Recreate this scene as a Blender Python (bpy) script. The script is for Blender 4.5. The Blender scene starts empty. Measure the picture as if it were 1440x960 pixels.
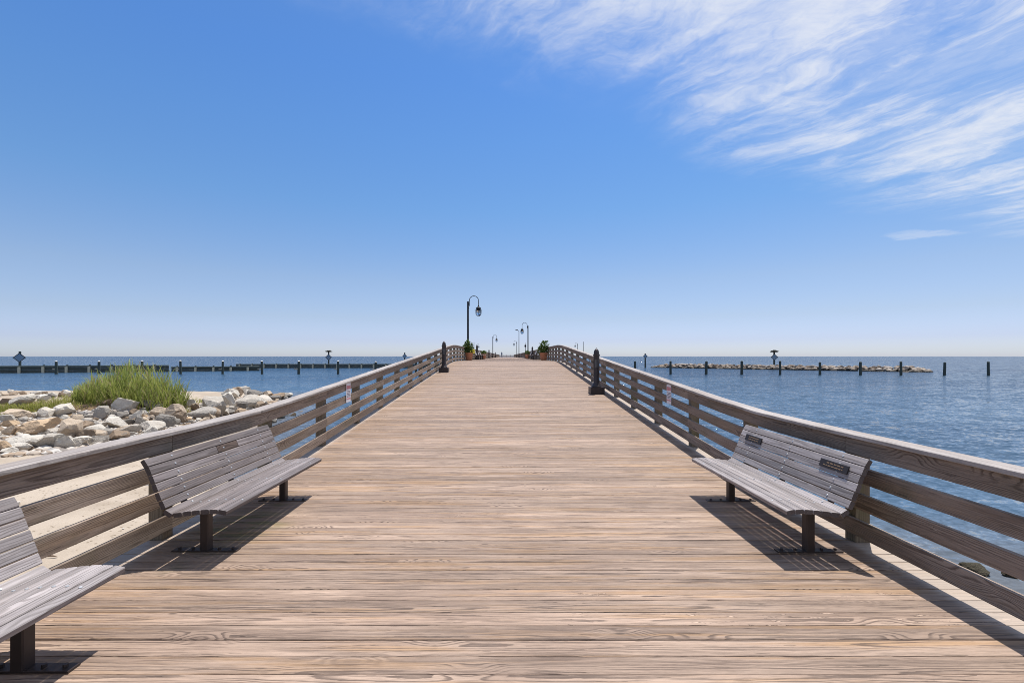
import bpy, math, random
import numpy as np
from mathutils import Vector, Matrix, noise as mnoise

random.seed(11)
rng = np.random.default_rng(7)
scene = bpy.context.scene
col = scene.collection
R = math.radians
PI = math.pi

# ------------------------------------------------------------------ helpers
class MB:
    """collects shapes that become ONE mesh object; wc = board coordinates, rn = random triple per board"""
    def __init__(s):
        s.v = []; s.f = []; s.wc = []; s.rn = []; s.mi = []
    def add(s, vs, fs, wc=None, rn=None, mi=0):
        b = len(s.v)
        s.v.extend(tuple(v) for v in vs)
        s.f.extend(tuple(i + b for i in f) for f in fs)
        s.mi.extend([mi] * len(fs))
        r = rn if rn is not None else (0.5, 0.5, 0.5)
        s.wc.extend(wc if wc is not None else [tuple(v) for v in vs])
        s.rn.extend([r] * len(vs))
    def box(s, c, d, mi=0):
        x, y, z = c; a, b, e = d[0] / 2, d[1] / 2, d[2] / 2
        vs = [(x + i * a, y + j * b, z + k * e) for k in (-1, 1) for j in (-1, 1) for i in (-1, 1)]
        s.add(vs, [(0, 2, 3, 1), (4, 5, 7, 6), (0, 1, 5, 4), (2, 6, 7, 3), (0, 4, 6, 2), (1, 3, 7, 5)], mi=mi)
    def beam(s, pts, across, normal, w, t, ch=0.004, rn=None, jit=0.0, off=None):
        """a board of section w (along across) x t (along normal), running through pts, edges chamfered"""
        a = Vector(across).normalized(); n = Vector(normal).normalized()
        if rn is None: rn = (random.random(), random.random(), random.random())
        if off is None: off = random.uniform(0, 50)
        hw, ht = w / 2, t / 2
        if ch > 0:
            sec = [(-hw + ch, -ht), (hw - ch, -ht), (hw, -ht + ch), (hw, ht - ch), (hw - ch, ht), (-hw + ch, ht), (-hw, ht - ch), (-hw, -ht + ch)]
        else:
            sec = [(-hw, -ht), (hw, -ht), (hw, ht), (-hw, ht)]
        m = len(sec); vs = []; wc = []; L = off
        pts = [Vector(p) for p in pts]
        for i, p in enumerate(pts):
            if i: L += (p - pts[i - 1]).length
            je = [random.uniform(-jit, jit) for _ in range(3)]
            for (u, q) in sec:
                uu = u + (je[0] if u > 0 else je[1]); qq = q + (je[2] * 0.5 if jit else 0)
                vs.append(p + a * uu + n * qq); wc.append((L, u, q))
        fs = []
        for i in range(len(pts) - 1):
            for k in range(m):
                k2 = (k + 1) % m
                fs.append((i * m + k, i * m + k2, (i + 1) * m + k2, (i + 1) * m + k))
        fs.append(tuple(reversed(range(m))))
        e = (len(pts) - 1) * m
        fs.append(tuple(range(e, e + m)))
        s.add(vs, fs, wc, rn)
    def tube(s, pts, r, n=10, cap=True, mi=0):
        pts = [Vector(p) for p in pts]
        rs = r if isinstance(r, (list, tuple)) else [r] * len(pts)
        vs = []; fs = []; prev = None
        for i, p in enumerate(pts):
            d = (pts[min(i + 1, len(pts) - 1)] - pts[max(i - 1, 0)]).normalized()
            if prev is None:
                x = d.orthogonal().normalized()
            else:
                x = (prev - d * prev.dot(d)).normalized()
            prev = x; y = d.cross(x)
            for k in range(n):
                a = 2 * PI * k / n
                vs.append(p + (x * math.cos(a) + y * math.sin(a)) * rs[i])
        for i in range(len(pts) - 1):
            for k in range(n):
                k2 = (k + 1) % n
                fs.append((i * n + k, i * n + k2, (i + 1) * n + k2, (i + 1) * n + k))
        if cap:
            fs.append(tuple(reversed(range(n)))); e = (len(pts) - 1) * n; fs.append(tuple(range(e, e + n)))
        s.add(vs, fs, mi=mi)
    def lathe(s, prof, n=20, c=(0, 0, 0), mi=0):
        vs = []; fs = []
        for (r, z) in prof:
            for k in range(n):
                a = 2 * PI * k / n
                vs.append((c[0] + r * math.cos(a), c[1] + r * math.sin(a), c[2] + z))
        for i in range(len(prof) - 1):
            for k in range(n):
                k2 = (k + 1) % n
                fs.append((i * n + k, i * n + k2, (i + 1) * n + k2, (i + 1) * n + k))
        fs.append(tuple(reversed(range(n)))); e = (len(prof) - 1) * n; fs.append(tuple(range(e, e + n)))
        s.add(vs, fs, mi=mi)
    def build(s, name, mat, parent=None, smooth=False, angle=None):
        me = bpy.data.meshes.new(name)
        me.from_pydata(s.v, [], s.f)
        mats = mat if isinstance(mat, (list, tuple)) else [mat]
        for m in mats: me.materials.append(m)
        if len(mats) > 1: me.polygons.foreach_set('material_index', s.mi)
        a = me.attributes.new('wc', 'FLOAT_VECTOR', 'POINT'); a.data.foreach_set('vector', np.array(s.wc, dtype=np.float32).ravel())
        a = me.attributes.new('rnd', 'FLOAT_VECTOR', 'POINT'); a.data.foreach_set('vector', np.array(s.rn, dtype=np.float32).ravel())
        if smooth:
            me.polygons.foreach_set('use_smooth', [True] * len(me.polygons))
            if angle is not None: me.set_sharp_from_angle(angle=angle)
        me.update()
        o = bpy.data.objects.new(name, me); col.objects.link(o)
        if parent is not None: o.parent = parent
        return o

def tag(o, label=None, cat=None, group=None, kind=None):
    if label: o['label'] = label
    if cat: o['category'] = cat
    if group: o['group'] = group
    if kind: o['kind'] = kind
    return o

def thing(name, label, cat, loc=(0, 0, 0), rz=0, group=None):
    o = bpy.data.objects.new(name, None); col.objects.link(o)
    o.location = loc; o.rotation_euler = (0, 0, rz); o.empty_display_size = 0.2
    return tag(o, label, cat, group)

def dup(root, label, loc, rz=None, group=None):
    def cp(o, parent):
        c = o.copy(); col.objects.link(c); c.parent = parent
        for ch in list(o.children): cp(ch, c)
        return c
    r = cp(root, None)
    r.location = loc
    if rz is not None: r.rotation_euler = (0, 0, rz)
    r['label'] = label
    if group: r['group'] = group
    return r

# ------------------------------------------------------------------ node helper
class NT:
    def __init__(s, nt): s.nt = nt
    def n(s, t, **kw):
        nd = s.nt.nodes.new(t)
        for k, v in kw.items(): setattr(nd, k, v)
        return nd
    def put(s, sock, v):
        if hasattr(v, 'is_linked') or isinstance(v, bpy.types.NodeSocket): s.nt.links.new(v, sock)
        elif v is not None: sock.default_value = v
    def m(s, op, a, b=None, c=None, clamp=False):
        nd = s.n('ShaderNodeMath', operation=op, use_clamp=clamp)
        s.put(nd.inputs[0], a)
        if b is not None: s.put(nd.inputs[1], b)
        if c is not None: s.put(nd.inputs[2], c)
        return nd.outputs[0]
    def sep(s, v):
        nd = s.n('ShaderNodeSeparateXYZ'); s.put(nd.inputs[0], v); return nd.outputs
    def xyz(s, x, y, z):
        nd = s.n('ShaderNodeCombineXYZ'); s.put(nd.inputs[0], x); s.put(nd.inputs[1], y); s.put(nd.inputs[2], z); return nd.outputs[0]
    def noise(s, vec, scale=1, detail=2, rough=0.5, dist=0.0, color=False):
        nd = s.n('ShaderNodeTexNoise', noise_dimensions='3D')
        s.put(nd.inputs['Vector'], vec); s.put(nd.inputs['Scale'], scale); s.put(nd.inputs['Detail'], detail)
        s.put(nd.inputs['Roughness'], rough); s.put(nd.inputs['Distortion'], dist)
        return nd.outputs['Color' if color else 'Fac']
    def ss(s, x, lo, hi, a=0.0, b=1.0):
        nd = s.n('ShaderNodeMapRange', interpolation_type='SMOOTHSTEP', clamp=True)
        s.put(nd.inputs[0], x); s.put(nd.inputs[1], lo); s.put(nd.inputs[2], hi); s.put(nd.inputs[3], a); s.put(nd.inputs[4], b)
        return nd.outputs[0]
    def mix(s, f, a, b, blend='MIX'):
        nd = s.n('ShaderNodeMix', data_type='RGBA', blend_type=blend)
        s.put(nd.inputs[0], f)
        s.put(nd.inputs[6], a if not isinstance(a, tuple) else (*a, 1.0)[:4]); s.put(nd.inputs[7], b if not isinstance(b, tuple) else (*b, 1.0)[:4])
        return nd.outputs[2]
    def attr(s, name, typ='GEOMETRY'):
        nd = s.n('ShaderNodeAttribute', attribute_type=typ, attribute_name=name); return nd.outputs
    def bump(s, h, strength, dist, normal=None):
        nd = s.n('ShaderNodeBump'); s.put(nd.inputs['Height'], h); nd.inputs['Strength'].default_value = strength
        nd.inputs['Distance'].default_value = dist
        if normal is not None: s.put(nd.inputs['Normal'], normal)
        return nd.outputs[0]

def new_mat(name):
    m = bpy.data.materials.new(name); m.use_nodes = True
    nt = m.node_tree; nt.nodes.clear()
    t = NT(nt)
    out = t.n('ShaderNodeOutputMaterial'); b = t.n('ShaderNodeBsdfPrincipled')
    nt.links.new(b.outputs[0], out.inputs[0])
    return m, t, b

def simple(name, c, rough=0.6, metal=0.0, var=0.15, scale=6.0, spec=0.5, bump=0.0):
    m, t, b = new_mat(name)
    tc = t.n('ShaderNodeTexCoord').outputs['Object']
    nz = t.noise(tc, scale, 5, 0.6)
    k = t.m('MULTIPLY_ADD', nz, 2 * var, 1 - var)
    cc = t.mix(1.0, (*c, 1), t.xyz(k, k, k), 'MULTIPLY')
    t.put(b.inputs['Base Color'], cc)
    b.inputs['Roughness'].default_value = rough; b.inputs['Metallic'].default_value = metal
    b.inputs['Specular IOR Level'].default_value = spec
    if bump: t.put(b.inputs['Normal'], t.bump(nz, bump, 0.02))
    return m

def wood(name, light, mid, dark, gold, ringw=0.018, ring_amt=0.75, gold_amt=0.5, fibre=0.35, crack=0.6, rough=0.75, boardvar=0.25, spec=0.3, moss=0.0, bstr=0.5, nail=None, streak=0.0, endaxis=None, green=None, edge=None):
    KA = .86
    light, mid, dark, gold = [tuple(q_ * KA for q_ in c_) for c_ in (light, mid, dark, gold)]
    m, t, b = new_mat(name)
    wc = t.attr('wc')['Vector']; rn = t.attr('rnd')['Vector']
    L, A, D = t.sep(wc); r1, r2, r3 = t.sep(rn)
    M = t.m
    R1 = M('MULTIPLY', r1, 61.0); R2 = M('MULTIPLY', r2, 47.0); R3 = M('MULTIPLY', r3, 83.0)
    w1 = M('SUBTRACT', t.noise(t.xyz(M('MULTIPLY', L, .75), R1, R2), 1, 2), .5)
    w2 = M('SUBTRACT', t.noise(t.xyz(M('MULTIPLY', L, .45), R3, R1), 1, 2), .5)
    yy = M('ADD', M('ADD', A, M('MULTIPLY', M('SUBTRACT', r1, .5), .14)), M('MULTIPLY', w1, .055))
    zz = M('ADD', M('ADD', M('MULTIPLY', D, .6), M('MULTIPLY_ADD', r2, .06, .012)), M('MULTIPLY', w2, .06))
    r = M('SQRT', M('ADD', M('MULTIPLY', yy, yy), M('MULTIPLY', zz, zz)))
    # knots swirl the rings
    vor = t.n('ShaderNodeTexVoronoi', feature='F1', voronoi_dimensions='3D')
    t.put(vor.inputs['Vector'], t.xyz(M('MULTIPLY', L, 1.5), M('MULTIPLY', A, 5.5), M('FLOOR', R3)))
    vor.inputs['Scale'].default_value = 1.0; vor.inputs['Randomness'].default_value = 1.0
    vd = vor.outputs['Distance']; vs_ = t.sep(vor.outputs['Color'])[0]
    sel = M('GREATER_THAN', vs_, .55)
    kn = M('MULTIPLY', t.ss(vd, .42, .0), sel)
    r = M('ADD', r, M('MULTIPLY', kn, .035))
    r = M('ADD', r, M('MULTIPLY', M('SUBTRACT', t.noise(t.xyz(M('MULTIPLY', L, 3.5), M('MULTIPLY', A, 22), R2), 1, 5, .65), .5), .008))
    ring = M('FRACT', M('DIVIDE', r, ringw))
    late = M('MULTIPLY', t.ss(ring, .45, .80), t.ss(ring, 1.0, .90))
    late = M('MULTIPLY', late, t.ss(t.noise(t.xyz(M('MULTIPLY', L, 1.1), M('MULTIPLY', A, 9), R1), 1, 3), .30, .52))
    fib = t.noise(t.xyz(M('MULTIPLY', L, 9), M('MULTIPLY', A, 190), M('ADD', M('MULTIPLY', D, 190), R3)), 1, 4, .7)
    fib2 = t.noise(t.xyz(M('MULTIPLY', L, 2.4), M('MULTIPLY', A, 46), M('ADD', M('MULTIPLY', D, 46), R1)), 1, 5, .68)
    patch = t.noise(t.xyz(M('MULTIPLY', L, .6), M('MULTIPLY', A, 5), R2), 1, 4, .6)
    c = t.mix(t.ss(patch, .35, .65), mid, light)
    g = M('MULTIPLY', t.ss(t.noise(t.xyz(M('MULTIPLY', L, .5), M('MULTIPLY', A, 10), R3), 1, 3, .6), .5, .68), gold_amt)
    c = t.mix(g, c, gold)
    c = t.mix(M('MULTIPLY', late, ring_amt), c, dark)
    k = M('MULTIPLY_ADD', M('SUBTRACT', fib, .5), fibre * 2.4, 1.0)
    k = M('MULTIPLY', k, M('MULTIPLY_ADD', M('SUBTRACT', fib2, .5), fibre * 1.7, 1.0))
    k = M('MULTIPLY', k, M('MULTIPLY_ADD', M('SUBTRACT', r3, .5), boardvar * 2, 1.0))
    c = t.mix(1.0, c, t.xyz(k, k, k), 'MULTIPLY')
    if streak:
        st = t.noise(t.xyz(M('MULTIPLY', L, 2.2), M('MULTIPLY', A, 70), R1), 1, 6, .72)
        c = t.mix(M('MULTIPLY', t.ss(st, .53, .64), streak), c, tuple(q_ * 1.5 for q_ in dark))
        sl_ = t.noise(t.xyz(M('MULTIPLY', L, 3.0), M('MULTIPLY', A, 95), R3), 1, 5, .7)
        c = t.mix(M('MULTIPLY', t.ss(sl_, .54, .64), streak * .4), c, tuple(q_ * 1.3 for q_ in light))
    # drying cracks and knot hearts
    ck = t.ss(t.noise(t.xyz(M('MULTIPLY', L, 2.4), M('MULTIPLY', A, 60), R2), 1, 4, .6), .655, .69)
    c = t.mix(M('MULTIPLY', ck, crack), c, tuple(x * .45 for x in dark))
    # splintered spots where raw wood shows beside a dark split
    sp1 = t.noise(t.xyz(M('MULTIPLY', L, 7), M('MULTIPLY', A, 34), R3), 1, 3, .6)
    spm = M('MULTIPLY', M('GREATER_THAN', r3, .88), t.ss(t.noise(t.xyz(M('MULTIPLY', L, .9), R1, R2), 1, 2), .56, .62))
    c = t.mix(M('MULTIPLY', M('MULTIPLY', t.ss(sp1, .64, .67), spm), crack), c, tuple(min(.6, q_ * 1.7) for q_ in light))
    c = t.mix(M('MULTIPLY', M('MULTIPLY', M('MULTIPLY', t.ss(sp1, .60, .62), t.ss(sp1, .65, .63)), spm), crack), c, tuple(q_ * .5 for q_ in dark))
    kh = M('MULTIPLY', t.ss(vd, .07, .03), sel)
    c = t.mix(M('MULTIPLY', kh, .7), c, tuple(x * .6 for x in dark))
    if nail:
        # screw heads over the joists
        fx = M('ABSOLUTE', M('SUBTRACT', M('FRACT', M('ADD', M('DIVIDE', M('ADD', L, M('MULTIPLY', r2, .03)), nail), .5)), .5))
        fx = M('MULTIPLY', fx, nail)
        fy = M('ABSOLUTE', M('SUBTRACT', M('ABSOLUTE', A), .045))
        dn = M('SQRT', M('ADD', M('MULTIPLY', fx, fx), M('MULTIPLY', fy, fy)))
        c = t.mix(t.ss(dn, .0085, .005), c, (.05, .045, .045))
    if moss:
        geo = t.n('ShaderNodeNewGeometry').outputs['Position']
        ms = M('MULTIPLY', t.ss(t.noise(geo, 1.3, 4, .6), .52, .7), moss)
        c = t.mix(ms, c, (.085, .095, .04))
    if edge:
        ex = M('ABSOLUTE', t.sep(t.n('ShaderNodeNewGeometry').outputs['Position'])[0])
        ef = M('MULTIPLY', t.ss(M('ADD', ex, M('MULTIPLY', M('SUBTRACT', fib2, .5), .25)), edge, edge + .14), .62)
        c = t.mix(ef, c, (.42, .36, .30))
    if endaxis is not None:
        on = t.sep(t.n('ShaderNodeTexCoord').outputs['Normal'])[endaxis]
        c = t.mix(t.ss(M('ABSOLUTE', on), .7, .9, 0.0, .8), c, (.055, .042, .04))  # dark end grain, with the shade on the board ends painted into it
    if green:
        gx, gy, gz = t.sep(t.n('ShaderNodeNewGeometry').outputs['Position'])
        gd = M('ADD', M('ABSOLUTE', M('DIVIDE', M('SUBTRACT', gx, green[0]), green[2])), M('ABSOLUTE', M('DIVIDE', M('SUBTRACT', gy, green[1]), green[3])))
        gm_ = M('MULTIPLY', t.ss(gd, 1.2, .3), t.ss(t.noise(t.xyz(M('MULTIPLY', gx, 2.0), M('MULTIPLY', gy, 6.0), 0.0), 1, 5, .65), .42, .6))
        c = t.mix(M('MULTIPLY', gm_, .65), c, (.10, .115, .03))
    t.put(b.inputs['Base Color'], c)
    b.inputs['Roughness'].default_value = rough; b.inputs['Specular IOR Level'].default_value = spec
    h = M('SUBTRACT', M('MULTIPLY_ADD', fib, .5, M('MULTIPLY', fib2, .5)), M('MULTIPLY_ADD', ck, 1.0, M('MULTIPLY', late, .25)))
    t.put(b.inputs['Normal'], t.bump(h, bstr, .004))
    return m

MAT = {}
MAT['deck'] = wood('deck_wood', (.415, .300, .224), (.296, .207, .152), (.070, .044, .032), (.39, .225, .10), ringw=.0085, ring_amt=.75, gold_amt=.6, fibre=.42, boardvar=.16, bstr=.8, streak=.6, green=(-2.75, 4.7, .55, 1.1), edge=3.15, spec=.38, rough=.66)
MAT['rail'] = wood('rail_wood', (.335, .262, .208), (.232, .173, .134), (.080, .055, .042), (.27, .17, .09), ringw=.0095, ring_amt=.75, gold_amt=.4, fibre=.45, boardvar=.2, moss=.25, streak=.6)
MAT['cap'] = wood('weathered_cap_wood', (.46, .42, .395), (.36, .32, .295), (.13, .105, .09), (.33, .255, .20), ringw=.016, ring_amt=.5, gold_amt=.35, fibre=.4, boardvar=.1, streak=.5)
MAT['post'] = wood('post_wood', (.25, .20, .145), (.18, .14, .10), (.10, .075, .05), (.28, .2, .1), ringw=.016, ring_amt=.6, gold_amt=.3, fibre=.3, boardvar=.15, moss=.6)
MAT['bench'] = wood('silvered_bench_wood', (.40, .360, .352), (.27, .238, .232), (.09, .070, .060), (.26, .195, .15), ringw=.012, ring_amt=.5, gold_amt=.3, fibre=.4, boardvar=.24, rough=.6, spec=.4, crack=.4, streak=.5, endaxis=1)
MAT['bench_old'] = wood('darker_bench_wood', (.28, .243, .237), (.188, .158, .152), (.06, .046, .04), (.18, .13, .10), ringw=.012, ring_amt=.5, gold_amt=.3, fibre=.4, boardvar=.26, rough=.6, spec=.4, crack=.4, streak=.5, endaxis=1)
MAT['bench_dark'] = wood('dark_board_wood', (.12, .085, .07), (.08, .055, .045), (.04, .028, .022), (.12, .08, .06), ringw=.012, boardvar=.1)
MAT['steel'] = simple('bronze_brown_steel', (.045, .033, .030), .45, .3, .3, 9)
MAT['bolt'] = simple('galvanised_bolt', (.5, .5, .5), .5, .6, .1)
MAT['black_metal'] = simple('black_lamp_metal', (.012, .013, .018), .55, 0, .2, spec=.2)
MAT['bollard'] = simple('dark_bollard_metal', (.030, .022, .024), .45, .2, .35, 5)
MAT['lens'] = simple('grey_louvre_lens', (.09, .095, .10), .3, .0, .15)
MAT['terracotta'] = simple('terracotta', (.40, .165, .085), .8, 0, .18, 8, bump=.2)
MAT['soil'] = simple('dark_soil', (.05, .035, .025), .95)
MAT['plaque'] = simple('dark_bronze_plaque', (.030, .026, .028), .6, 0, .3, 14, spec=.25)
MAT['gold'] = simple('gold_lettering', (.26, .165, .09), .55, .2, .3, 30)
MAT['white_sign'] = simple('white_notice_face', (.66, .64, .68), .5, 0, .08)
MAT['red_sign'] = simple('faded_red_print', (.50, .17, .19), .5, 0, .2, 20)
MAT['ink'] = simple('dark_print', (.10, .10, .14), .5)
MAT['pile'] = simple('treated_green_pile', (.040, .055, .050), .8, 0, .35, 3, bump=.3)
MAT['pile_cap'] = simple('pale_pile_cap', (.62, .6, .56), .6)
MAT['bulkhead'] = simple('dark_green_timber', (.048, .055, .045), .85, 0, .4, 1.2, bump=.3)
MAT['bulkhead_cap'] = simple('weathered_green_beam', (.12, .14, .125), .85, 0, .35, 1.0)
MAT['pale_post'] = simple('pale_timber_post', (.52, .48, .36), .8, 0, .2, 3)
MAT['brace'] = simple('pale_grey_brace', (.30, .29, .25), .8, 0, .2, 3)
MAT['sign_blue'] = simple('faded_blue_sign', (.16, .25, .36), .5, 0, .15)
MAT['sign_edge'] = simple('dark_sign_border', (.03, .045, .06), .5)
MAT['nest'] = simple('dry_sticks', (.085, .075, .055), .95, 0, .35, 4)
MAT['stone_bw'] = None

def glass(name):
    m, t, b = new_mat(name)
    b.inputs['Base Color'].default_value = (.9, .93, .95, 1); b.inputs['Roughness'].default_value = .08
    b.inputs['Transmission Weight'].default_value = 1.0; b.inputs['IOR'].default_value = 1.3
    return m
MAT['glass'] = glass('clear_globe_glass')

def leafmat(name, c1, c2, trans=.35, scale=.9):
    m, t, b = new_mat(name)
    geo = t.n('ShaderNodeNewGeometry').outputs['Position']
    rn = t.sep(t.attr('rnd')['Vector'])
    f = t.m('ADD', t.m('MULTIPLY', t.noise(geo, scale, 3), .5), t.m('MULTIPLY', rn[0], .55), clamp=True)
    c = t.mix(f, c1, c2)
    # tips and dry blades turn straw coloured
    c = t.mix(t.ss(rn[1], .80, .9), c, (.33, .27, .14))
    t.put(b.inputs['Base Color'], c); b.inputs['Roughness'].default_value = .6; b.inputs['Specular IOR Level'].default_value = .25
    tr = t.n('ShaderNodeBsdfTranslucent'); t.put(tr.inputs[0], c)
    mx = t.n('ShaderNodeMixShader'); mx.inputs[0].default_value = trans
    out = [n for n in t.nt.nodes if n.type == 'OUTPUT_MATERIAL'][0]
    t.nt.links.new(b.outputs[0], mx.inputs[1]); t.nt.links.new(tr.outputs[0], mx.inputs[2]); t.nt.links.new(mx.outputs[0], out.inputs[0])
    return m
MAT['reed'] = leafmat('reed_leaves', (.085, .135, .022), (.44, .47, .12))
MAT['grass'] = leafmat('yellow_green_grass', (.17, .20, .04), (.36, .35, .085))
MAT['foliage'] = leafmat('planter_foliage', (.035, .075, .018), (.12, .17, .04), scale=5)
MAT['flower'] = leafmat('yellow_flowers', (.72, .62, .05), (.8, .75, .12), .2)

# ------------------------------------------------------------------ camera model
H = 1.75; F = 640.0; VX, VY = 712.5, 501.0
cam = bpy.data.cameras.new('camera'); co = bpy.data.objects.new('camera', cam); col.objects.link(co)
cam.sensor_width = 36.0; cam.lens = 16.0; cam.clip_end = 60000; cam.clip_start = .05
cam.shift_x = (720 - VX) / 1440; cam.shift_y = (VY - 480) / 1440
co.location = (0, 0, H); co.rotation_euler = (R(90), 0, 0)
scene.camera = co

def ray(px, py): return ((px - VX) / F, (VY - py) / F)      # X and Z slopes per metre of Y

# ------------------------------------------------------------------ levels
ZW = -1.5
SLOPE, YA, YB = .0668, 5.94, 27.6
def soft(t, k): return 0 if t < -k else (t if t > k else (t + k) ** 2 / (4 * k))
def zdeck(y): return SLOPE * (soft(y - YA, .9) - soft(y - YB, 2.0))
DECK_HALF = 3.47
PIER_END = 206.0

SHORE = np.array([(-400, 44), (-120, 41), (-45, 40), (-28, 39.5), (-22, 39), (-17.8, 37), (-15.4, 32), (-11.8, 21.5), (-10, 16), (-7, 11.6), (-4, 9.4), (1, 7.8), (7.2, 5.7), (12, 4.5), (25, 4), (60, 1), (400, -20)], float)
def shore_d(x, y):
    x = np.asarray(x, float); y = np.asarray(y, float)
    best = np.full(np.broadcast(x, y).shape, 1e9)
    for (a, b) in zip(SHORE[:-1], SHORE[1:]):
        dx, dy = b - a; l2 = dx * dx + dy * dy
        tt = np.clip(((x - a[0]) * dx + (y - a[1]) * dy) / l2, 0, 1)
        best = np.minimum(best, np.hypot(x - a[0] - tt * dx, y - a[1] - tt * dy))
    return np.where(y < np.interp(x, SHORE[:, 0], SHORE[:, 1]), best, -best)
def sst(x, a, b):
    t = np.clip((x - a) / (b - a), 0, 1); return t * t * (3 - 2 * t)
def ground(x, y):
    d = shore_d(x, y)
    z = np.where(d > 0, ZW + .95 * (1 - np.exp(-np.maximum(d, 0) / 5.0)), ZW + np.maximum(.13 * d, -3))
    z = z + .42 * np.exp(-((x + 17) / 4.2) ** 2) * sst(y, 18.4, 19.3) * sst(-y, -26, -20.5) * (d > 0)
    z = z + .20 * np.exp(-((x + 25) / 6) ** 2 - ((y - 19.5) / 3) ** 2)
    return z
def at(px, py):
    sx, sz = ray(px, py)
    lo = 2.0
    ys = np.linspace(2, 80, 1600)
    g = ground(sx * ys, ys); zr = H + sz * ys
    i = np.argmax(zr < g)
    y = ys[i]
    return sx * y, y, float(g[i])

# ------------------------------------------------------------------ setting: terrain
def terrain():
    xs = np.concatenate([np.linspace(-260, -62, 34), np.arange(-60, 20, .4), np.linspace(20.5, 60, 30)])
    ys = np.concatenate([np.linspace(-30, 0, 12), np.arange(.4, 46, .4), np.linspace(47, 70, 10)])
    X, Y = np.meshgrid(xs, ys)
    Z = ground(X, Y)
    bm = np.array([mnoise.fractal(Vector((x * .45, y * .45, 0)), 1.0, 2.0, 4) for x, y in zip(X.ravel(), Y.ravel())]).reshape(X.shape)
    Z = Z + .08 * bm * (Z > ZW + .05)
    nx, ny = len(xs), len(ys)
    v = list(zip(X.ravel().tolist(), Y.ravel().tolist(), Z.ravel().tolist()))
    f = [(j * nx + i, j * nx + i + 1, (j + 1) * nx + i + 1, (j + 1) * nx + i) for j in range(ny - 1) for i in range(nx - 1)]
    me = bpy.data.meshes.new('sand_beach'); me.from_pydata(v, [], f)
    me.polygons.foreach_set('use_smooth', [True] * len(f))
    a = me.attributes.new('shore', 'FLOAT', 'POINT'); a.data.foreach_set('value', shore_d(X, Y).ravel().astype(np.float32))
    # where soil and turf take over from sand
    soil = (np.exp(-((X + 18.5) / 6) ** 2) * sst(Y, 18.3, 18.9) * sst(-Y, -27, -23))
    a = me.attributes.new('soil', 'FLOAT', 'POINT'); a.data.foreach_set('value', soil.ravel().astype(np.float32))
    m, t, b = new_mat('beach_sand')
    pos = t.n('ShaderNodeNewGeometry').outputs['Position']
    n1 = t.noise(pos, .7, 5, .6); n2 = t.noise(pos, 60, 3, .7); n3 = t.noise(pos, 6, 4, .6)
    c = t.mix(t.ss(n1, .35, .65), (.32, .262, .20), (.40, .335, .265))
    k = t.m('MULTIPLY_ADD', n2, .5, .75); c = t.mix(1, c, t.xyz(k, k, k), 'MULTIPLY')
    # twigs, shell grit and dried weed
    vor = t.n('ShaderNodeTexVoronoi', feature='F1'); t.put(vor.inputs['Vector'], pos); vor.inputs['Scale'].default_value = 11
    sp = t.m('MULTIPLY', t.ss(vor.outputs['Distance'], .28, .16), t.ss(t.noise(pos, 1.6, 4), .46, .60))
    c = t.mix(t.m('MULTIPLY', sp, .75), c, (.12, .085, .05))
    so = t.attr('soil')['Fac']
    so = t.ss(t.m('ADD', so, t.m('MULTIPLY_ADD', n3, .5, -.25)), .25, .5)
    c = t.mix(so, c, t.mix(t.ss(n3, .4, .6), (.085, .052, .03), (.20, .14, .08)))
    sh = t.attr('shore')['Fac']
    wet = t.ss(t.m('ADD', sh, t.m('MULTIPLY', n1, .8)), 1.6, .5)
    c = t.mix(t.m('MULTIPLY', wet, .6), c, (.16, .125, .09))
    t.put(b.inputs['Base Color'], c)
    t.put(b.inputs['Roughness'], t.m('MULTIPLY_ADD', wet, -.5, .92)); b.inputs['Specular IOR Level'].default_value = .25
    t.put(b.inputs['Normal'], t.bump(t.m('ADD', t.m('MULTIPLY', n3, .8), t.m('MULTIPLY', n2, .25)), .7, .05))
    me.materials.append(m)
    o = bpy.data.objects.new('sand_beach', me); col.objects.link(o)
    return tag(o, 'pale sandy beach beside the pier', None, None, 'structure')
terrain()

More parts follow.
